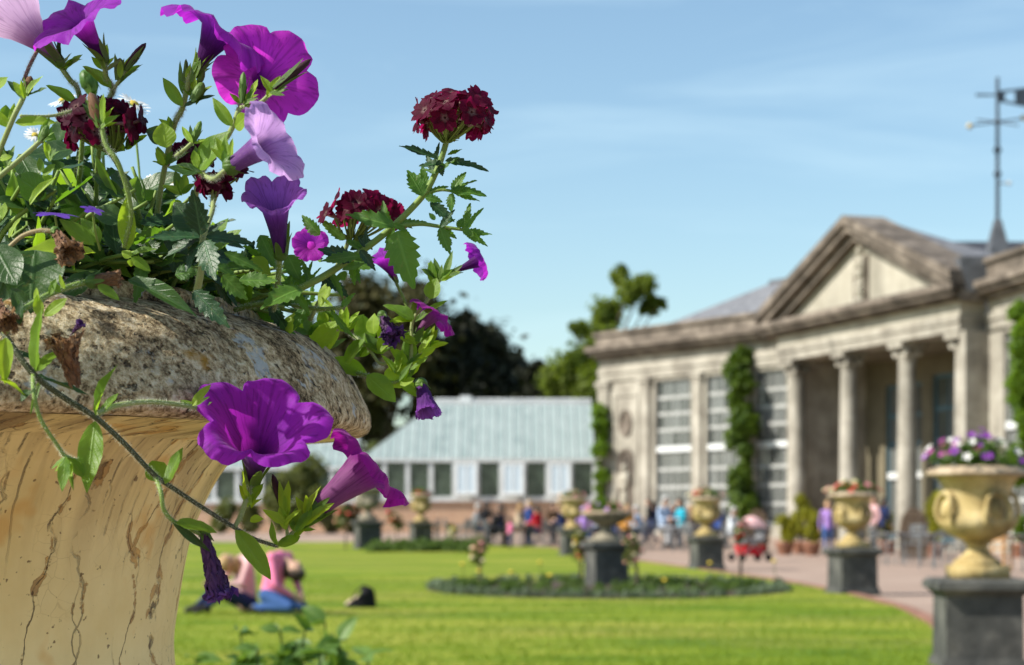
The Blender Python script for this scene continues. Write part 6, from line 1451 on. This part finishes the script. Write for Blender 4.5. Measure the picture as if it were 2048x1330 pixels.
PT(P7, 832, 668, Yv, 866, 630, Yv+.003, 56, M_RED, 43, cup=.2, reflex=.45, notch=.1, throat=.3, sepal=.3)
PT(P7, 793, 562, Yv, 768, 518, Yv-.005, 46, M_PUR, 45, cup=.5, reflex=.15, throat=.4, sepal=.4)
PT(P7, 640, 515, 1.44, 622, 490, 1.41, 38, M_MAG, 47, cup=.3, reflex=.1, throat=.25, sepal=.5)
PT(P7, 842, 770, Yv, 856, 825, Yv-.01, 30, M_VIO, 49, cup=.3, reflex=0, throat=.8, crumple=.25, fold=.3, sepal=.3, r0=.004)
PT(P7, 765, 632, Yv, 785, 672, Yv-.01, 20, M_WILT, 51, cup=.2, reflex=0, throat=.9, crumple=.9, sepal=.4, r0=.003)
for a in ((620, 700, 678, 645, 46, 1.46, 0, 'b'), (690, 725, 728, 678, 50, 1.46, -.01, 'p'), (664, 718, 735, 750, 34, 1.47, 0, 'p'), (734, 750, 793, 803, 46, 1.45, 0, 'p'), (785, 775, 810, 722, 50, 1.46, 0, 'b'), (828, 640, 769, 602, 28, 1.45, 0, 'p'), (830, 644, 894, 598, 18, 1.45, 0, 'p'), (860, 598, 873, 555, 36, 1.45, 0, 'p'), (838, 708, 866, 668, 20, 1.45, 0, 'b'), (845, 714, 872, 690, 16, 1.45, 0, 'b'), (830, 715, 812, 680, 24, 1.46, 0, 'p'), (820, 740, 858, 716, 14, 1.45, 0, 'p'), (825, 750, 848, 700, 24, 1.46, 0, 'b'), (735, 690, 725, 630, 42, 1.47, 0, 'p'), (748, 668, 745, 625, 30, 1.46, 0, 'b'), (760, 680, 775, 640, 26, 1.46, 0, 'b'), (640, 690, 620, 650, 24, 1.5, 0, 'b'), (650, 650, 640, 620, 24, 1.5, 0, 'b'), (880, 560, 868, 515, 14, 1.46, 0, 's'), (890, 555, 905, 500, 14, 1.46, 0, 's'), (800, 770, 830, 758, 18, 1.45, 0, 'b'), (870, 570, 860, 520, 22, 1.46, 0, 'p'), (898, 552, 922, 545, 10, 1.45, 0, 's')):
    bx, by, tx, ty, w, Y, dY, k = a; LF(P7, k, bx, by, tx, ty, w, Y, dY)

# ---------------------------------------------------------------- daisies and blue-violet flowers
DS = plant('daisy_plant', 240, 500, 1.62, 'white daisies behind the maroon verbena head', 'daisy')
dm = MB()
for k in range(19):
    a_ = 2*math.pi*k/19; 
    dm.grid(lambda u, v, a_=a_: (Vector(((.28+.75*v)*math.cos(a_)-(u*2-1)*.11*math.sin(math.pi*(.2+.7*v))*math.sin(a_), (.28+.75*v)*math.sin(a_)+(u*2-1)*.11*math.sin(math.pi*(.2+.7*v))*math.cos(a_), .10*math.sin(v*2+k))), (u, v)), 2, 5)
DM = dm.mesh('ray_petals', M_DAISY, True); dm = MB(); dm.ball((0, 0, .03), (.3, .3, .15), 14, 7); DD = dm.mesh('disc', M_DISC, True); dm = MB(); dm.ball((0, 0, -.07), (.34, .34, .16), 14, 7); DG = dm.mesh('calyx', M_ST, True)
for px, py, Y, r, d in ((268, 208, 1.62, 34, (.35, -.35, .6)), (125, 200, 1.7, 30, (-.3, -.3, .7)), (70, 270, 1.6, 22, (.2, -.6, .5)), (345, 365, 1.6, 26, (.2, -.5, .7)), (300, 360, 1.62, 22, (-.2, -.5, .7))):
    M_ = Matrix.Translation(P(px, py, Y)) @ Vector(d).to_track_quat('Z', 'Y').to_matrix().to_4x4() @ Matrix.Scale(r*Y/FPX, 4)
    f_ = link('flower', DM, DS, M_); link('disc', DD, f_, M_); link('calyx', DG, f_, M_); stem(DS, [(px + 20, 520, Y), (px + 12, (py+520)/2, Y), (px - d[0]*6, py + 8, Y + .005)], 3, 3, M_ST, 0)
BD(DS, 190, 185, 165, 140, 44, 1.66, M_LV, 21); stem(DS, [(200, 400, 1.66), (195, 250, 1.66), (190, 185, 1.66)], 4, 4, M_ST, 0)
LB_ = plant('violet_flower', 120, 470, 1.2, 'flat blue violet flowers low among the leaves at left', 'flower')
lm = MB()
for k in range(5):
    a_ = 2*math.pi*k/5; lm.grid(lambda u, v, a_=a_: (Vector(((.05+v)*math.cos(a_)-(u*2-1)*.33*math.sin(math.pi*(.12+.75*v))*math.sin(a_), (.05+v)*math.sin(a_)+(u*2-1)*.33*math.sin(math.pi*(.12+.75*v))*math.cos(a_), .22*v - .25*v*v)), ((k+u)/5, .5+.5*v)), 3, 5)
LM = lm.mesh('flower', M_LOB, True)
for px, py, r, d in ((110, 430, 46, (.1, -.22, 1)), (185, 420, 24, (.3, -.4, .9))): link('flower', LM, LB_, Matrix.Translation(P(px, py, 1.19)) @ Vector(d).to_track_quat('Z', 'Y').to_matrix().to_4x4() @ Matrix.Scale(r*1.19/FPX, 4)); stem(LB_, [(px+15, 500, 1.22), (px+6, 465, 1.2), (px, py+2, 1.19)], 3, 3, M_ST, 0)

# small sprigs of narrow leaves and buds at the stem nodes
SQ = random.Random(2024)
def sprig(parent, px, py, Y, n, ang=90, spread=70, size=(24, 58), kinds='bbps', up=True):
    for k in range(n):
        a_ = math.radians(ang + SQ.uniform(-spread, spread)); L = SQ.uniform(*size); tx, ty = px + L*math.cos(a_), py - L*math.sin(a_)
        LF(parent, SQ.choice(kinds), px + SQ.uniform(-3, 3), py + SQ.uniform(-4, 4), tx, ty, L*SQ.uniform(.26, .42), Y + SQ.uniform(-.008, .008), SQ.uniform(-.008, .008))
for pl, lst in ((P7, ((850, 700, 1.46, 6, 60), (832, 690, 1.46, 5, 100), (790, 745, 1.46, 6, 60), (760, 705, 1.46, 6, 90), (720, 715, 1.47, 5, 110), (690, 660, 1.48, 5, 80), (668, 640, 1.5, 5, 100), (880, 562, 1.46, 6, 90), (826, 640, 1.46, 4, 120), (815, 730, 1.46, 6, 70), (800, 765, 1.46, 5, 0), (650, 700, 1.5, 5, 90), (620, 670, 1.5, 6, 90))),
                (P3, ((392, 195, 1.27, 6, 80), (378, 165, 1.27, 6, 95), (455, 325, 1.23, 5, 90), (484, 205, 1.24, 5, 80), (542, 188, 1.23, 4, 60), (402, 345, 1.26, 6, 110), (345, 262, 1.29, 4, 110), (388, 290, 1.25, 5, 80), (330, 330, 1.30, 6, 90), (365, 390, 1.30, 6, 90))),
                (P2, ((210, 140, 1.28, 5, 90), (122, 140, 1.30, 5, 90), (240, 158, 1.28, 5, 80), (50, 195, 1.21, 4, 90), (84, 285, 1.2, 5, 80), (205, 255, 1.2, 4, 90), (165, 280, 1.33, 6, 90), (20, 250, 1.22, 4, 90), (250, 300, 1.3, 6, 90), (100, 320, 1.26, 6, 90), (10, 330, 1.22, 5, 60))),
                (TV, ((590, 1062, 1.26, 6, 70), (500, 1015, 1.242, 4, 90), (395, 815, 1.215, 3, 70), (135, 915, 1.135, 4, -80), (568, 1050, 1.255, 5, 95), (618, 1040, 1.268, 4, 60)))):
    for (px, py, Y, n, an) in lst: sprig(pl, px, py, Y, n, an)
for (px, py, Y, n, an) in ((846, 391, 1.32, 4, 60), (905, 384, 1.32, 4, 20), (788, 452, 1.32, 4, -60), (880, 455, 1.32, 4, -10), (930, 460, 1.32, 5, 20), (700, 515, 1.32, 4, -60), (660, 545, 1.33, 5, -90), (730, 498, 1.32, 4, 140), (870, 345, 1.32, 4, 100), (620, 570, 1.33, 5, 90), (580, 590, 1.34, 5, 80)): sprig(V1, px, py, Y, n, an, 70, (26, 60), 'vvw')

# ---------------------------------------------------------------- leafy mass in the urn: four plants of many leaves
FQ = random.Random(99)
def bushy(label, cx, cy, Y, rx, ry, rY, n, kinds, nst, name='leafy_petunia', size=(.018, .036)):
    B = plant(name, cx, cy + ry, Y, label, 'foliage plant'); m = MB(); tips = []
    for k in range(nst):
        a_ = FQ.uniform(0, 6.28); q = FQ.random()**.5
        tip = P(cx + rx*q*math.cos(a_), cy + ry*q*math.sin(a_), Y + FQ.uniform(-rY, rY))
        dx, dy = tip.x - AX, tip.y - AY; f = min(1, .27/max(1e-3, math.hypot(dx, dy))); root = Vector((AX + dx*f + FQ.uniform(-.02, .02), AY + dy*f + FQ.uniform(-.02, .02), 1.335))
        w = bez([root, root.lerp(tip, .5) + Vector((FQ.uniform(-.012, .012), FQ.uniform(-.012, .012), .012)), tip], 6); m.tube(w, .0023, .0012, 6); tips.append(w)
    m.build('stem', M_ST, B, True)
    for k in range(n):
        w = FQ.choice(tips); b = w[min(int(len(w)*FQ.uniform(.2, 1.0)), len(w)-1)]
        d = Vector((FQ.gauss(0, 1), FQ.gauss(-.25, .8), FQ.gauss(.15, .7))).normalized(); L = FQ.uniform(*size); f = Vector((FQ.gauss(0, .6), FQ.gauss(-.6, .6), .8)).normalized()
        leafobj(B, FQ.choice(kinds), b, b + d*L, L*FQ.uniform(.36, .58), f)
    return B
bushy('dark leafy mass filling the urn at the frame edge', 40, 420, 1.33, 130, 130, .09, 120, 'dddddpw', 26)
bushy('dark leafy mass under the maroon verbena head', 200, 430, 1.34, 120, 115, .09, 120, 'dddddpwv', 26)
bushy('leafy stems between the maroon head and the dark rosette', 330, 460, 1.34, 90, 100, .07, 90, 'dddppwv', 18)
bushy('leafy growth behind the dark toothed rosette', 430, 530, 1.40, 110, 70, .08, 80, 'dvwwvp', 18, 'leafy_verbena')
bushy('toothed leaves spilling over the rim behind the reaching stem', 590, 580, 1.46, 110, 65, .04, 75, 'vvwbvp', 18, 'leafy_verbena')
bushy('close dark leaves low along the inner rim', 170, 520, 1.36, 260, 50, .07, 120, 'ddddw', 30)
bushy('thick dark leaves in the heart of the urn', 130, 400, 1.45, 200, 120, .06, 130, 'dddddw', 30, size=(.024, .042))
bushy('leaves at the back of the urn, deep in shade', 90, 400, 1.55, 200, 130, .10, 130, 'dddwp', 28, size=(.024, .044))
bushy('leaves behind the reaching verbena, deep in shade', 330, 490, 1.56, 150, 90, .10, 100, 'dddwp', 24, size=(.024, .044))
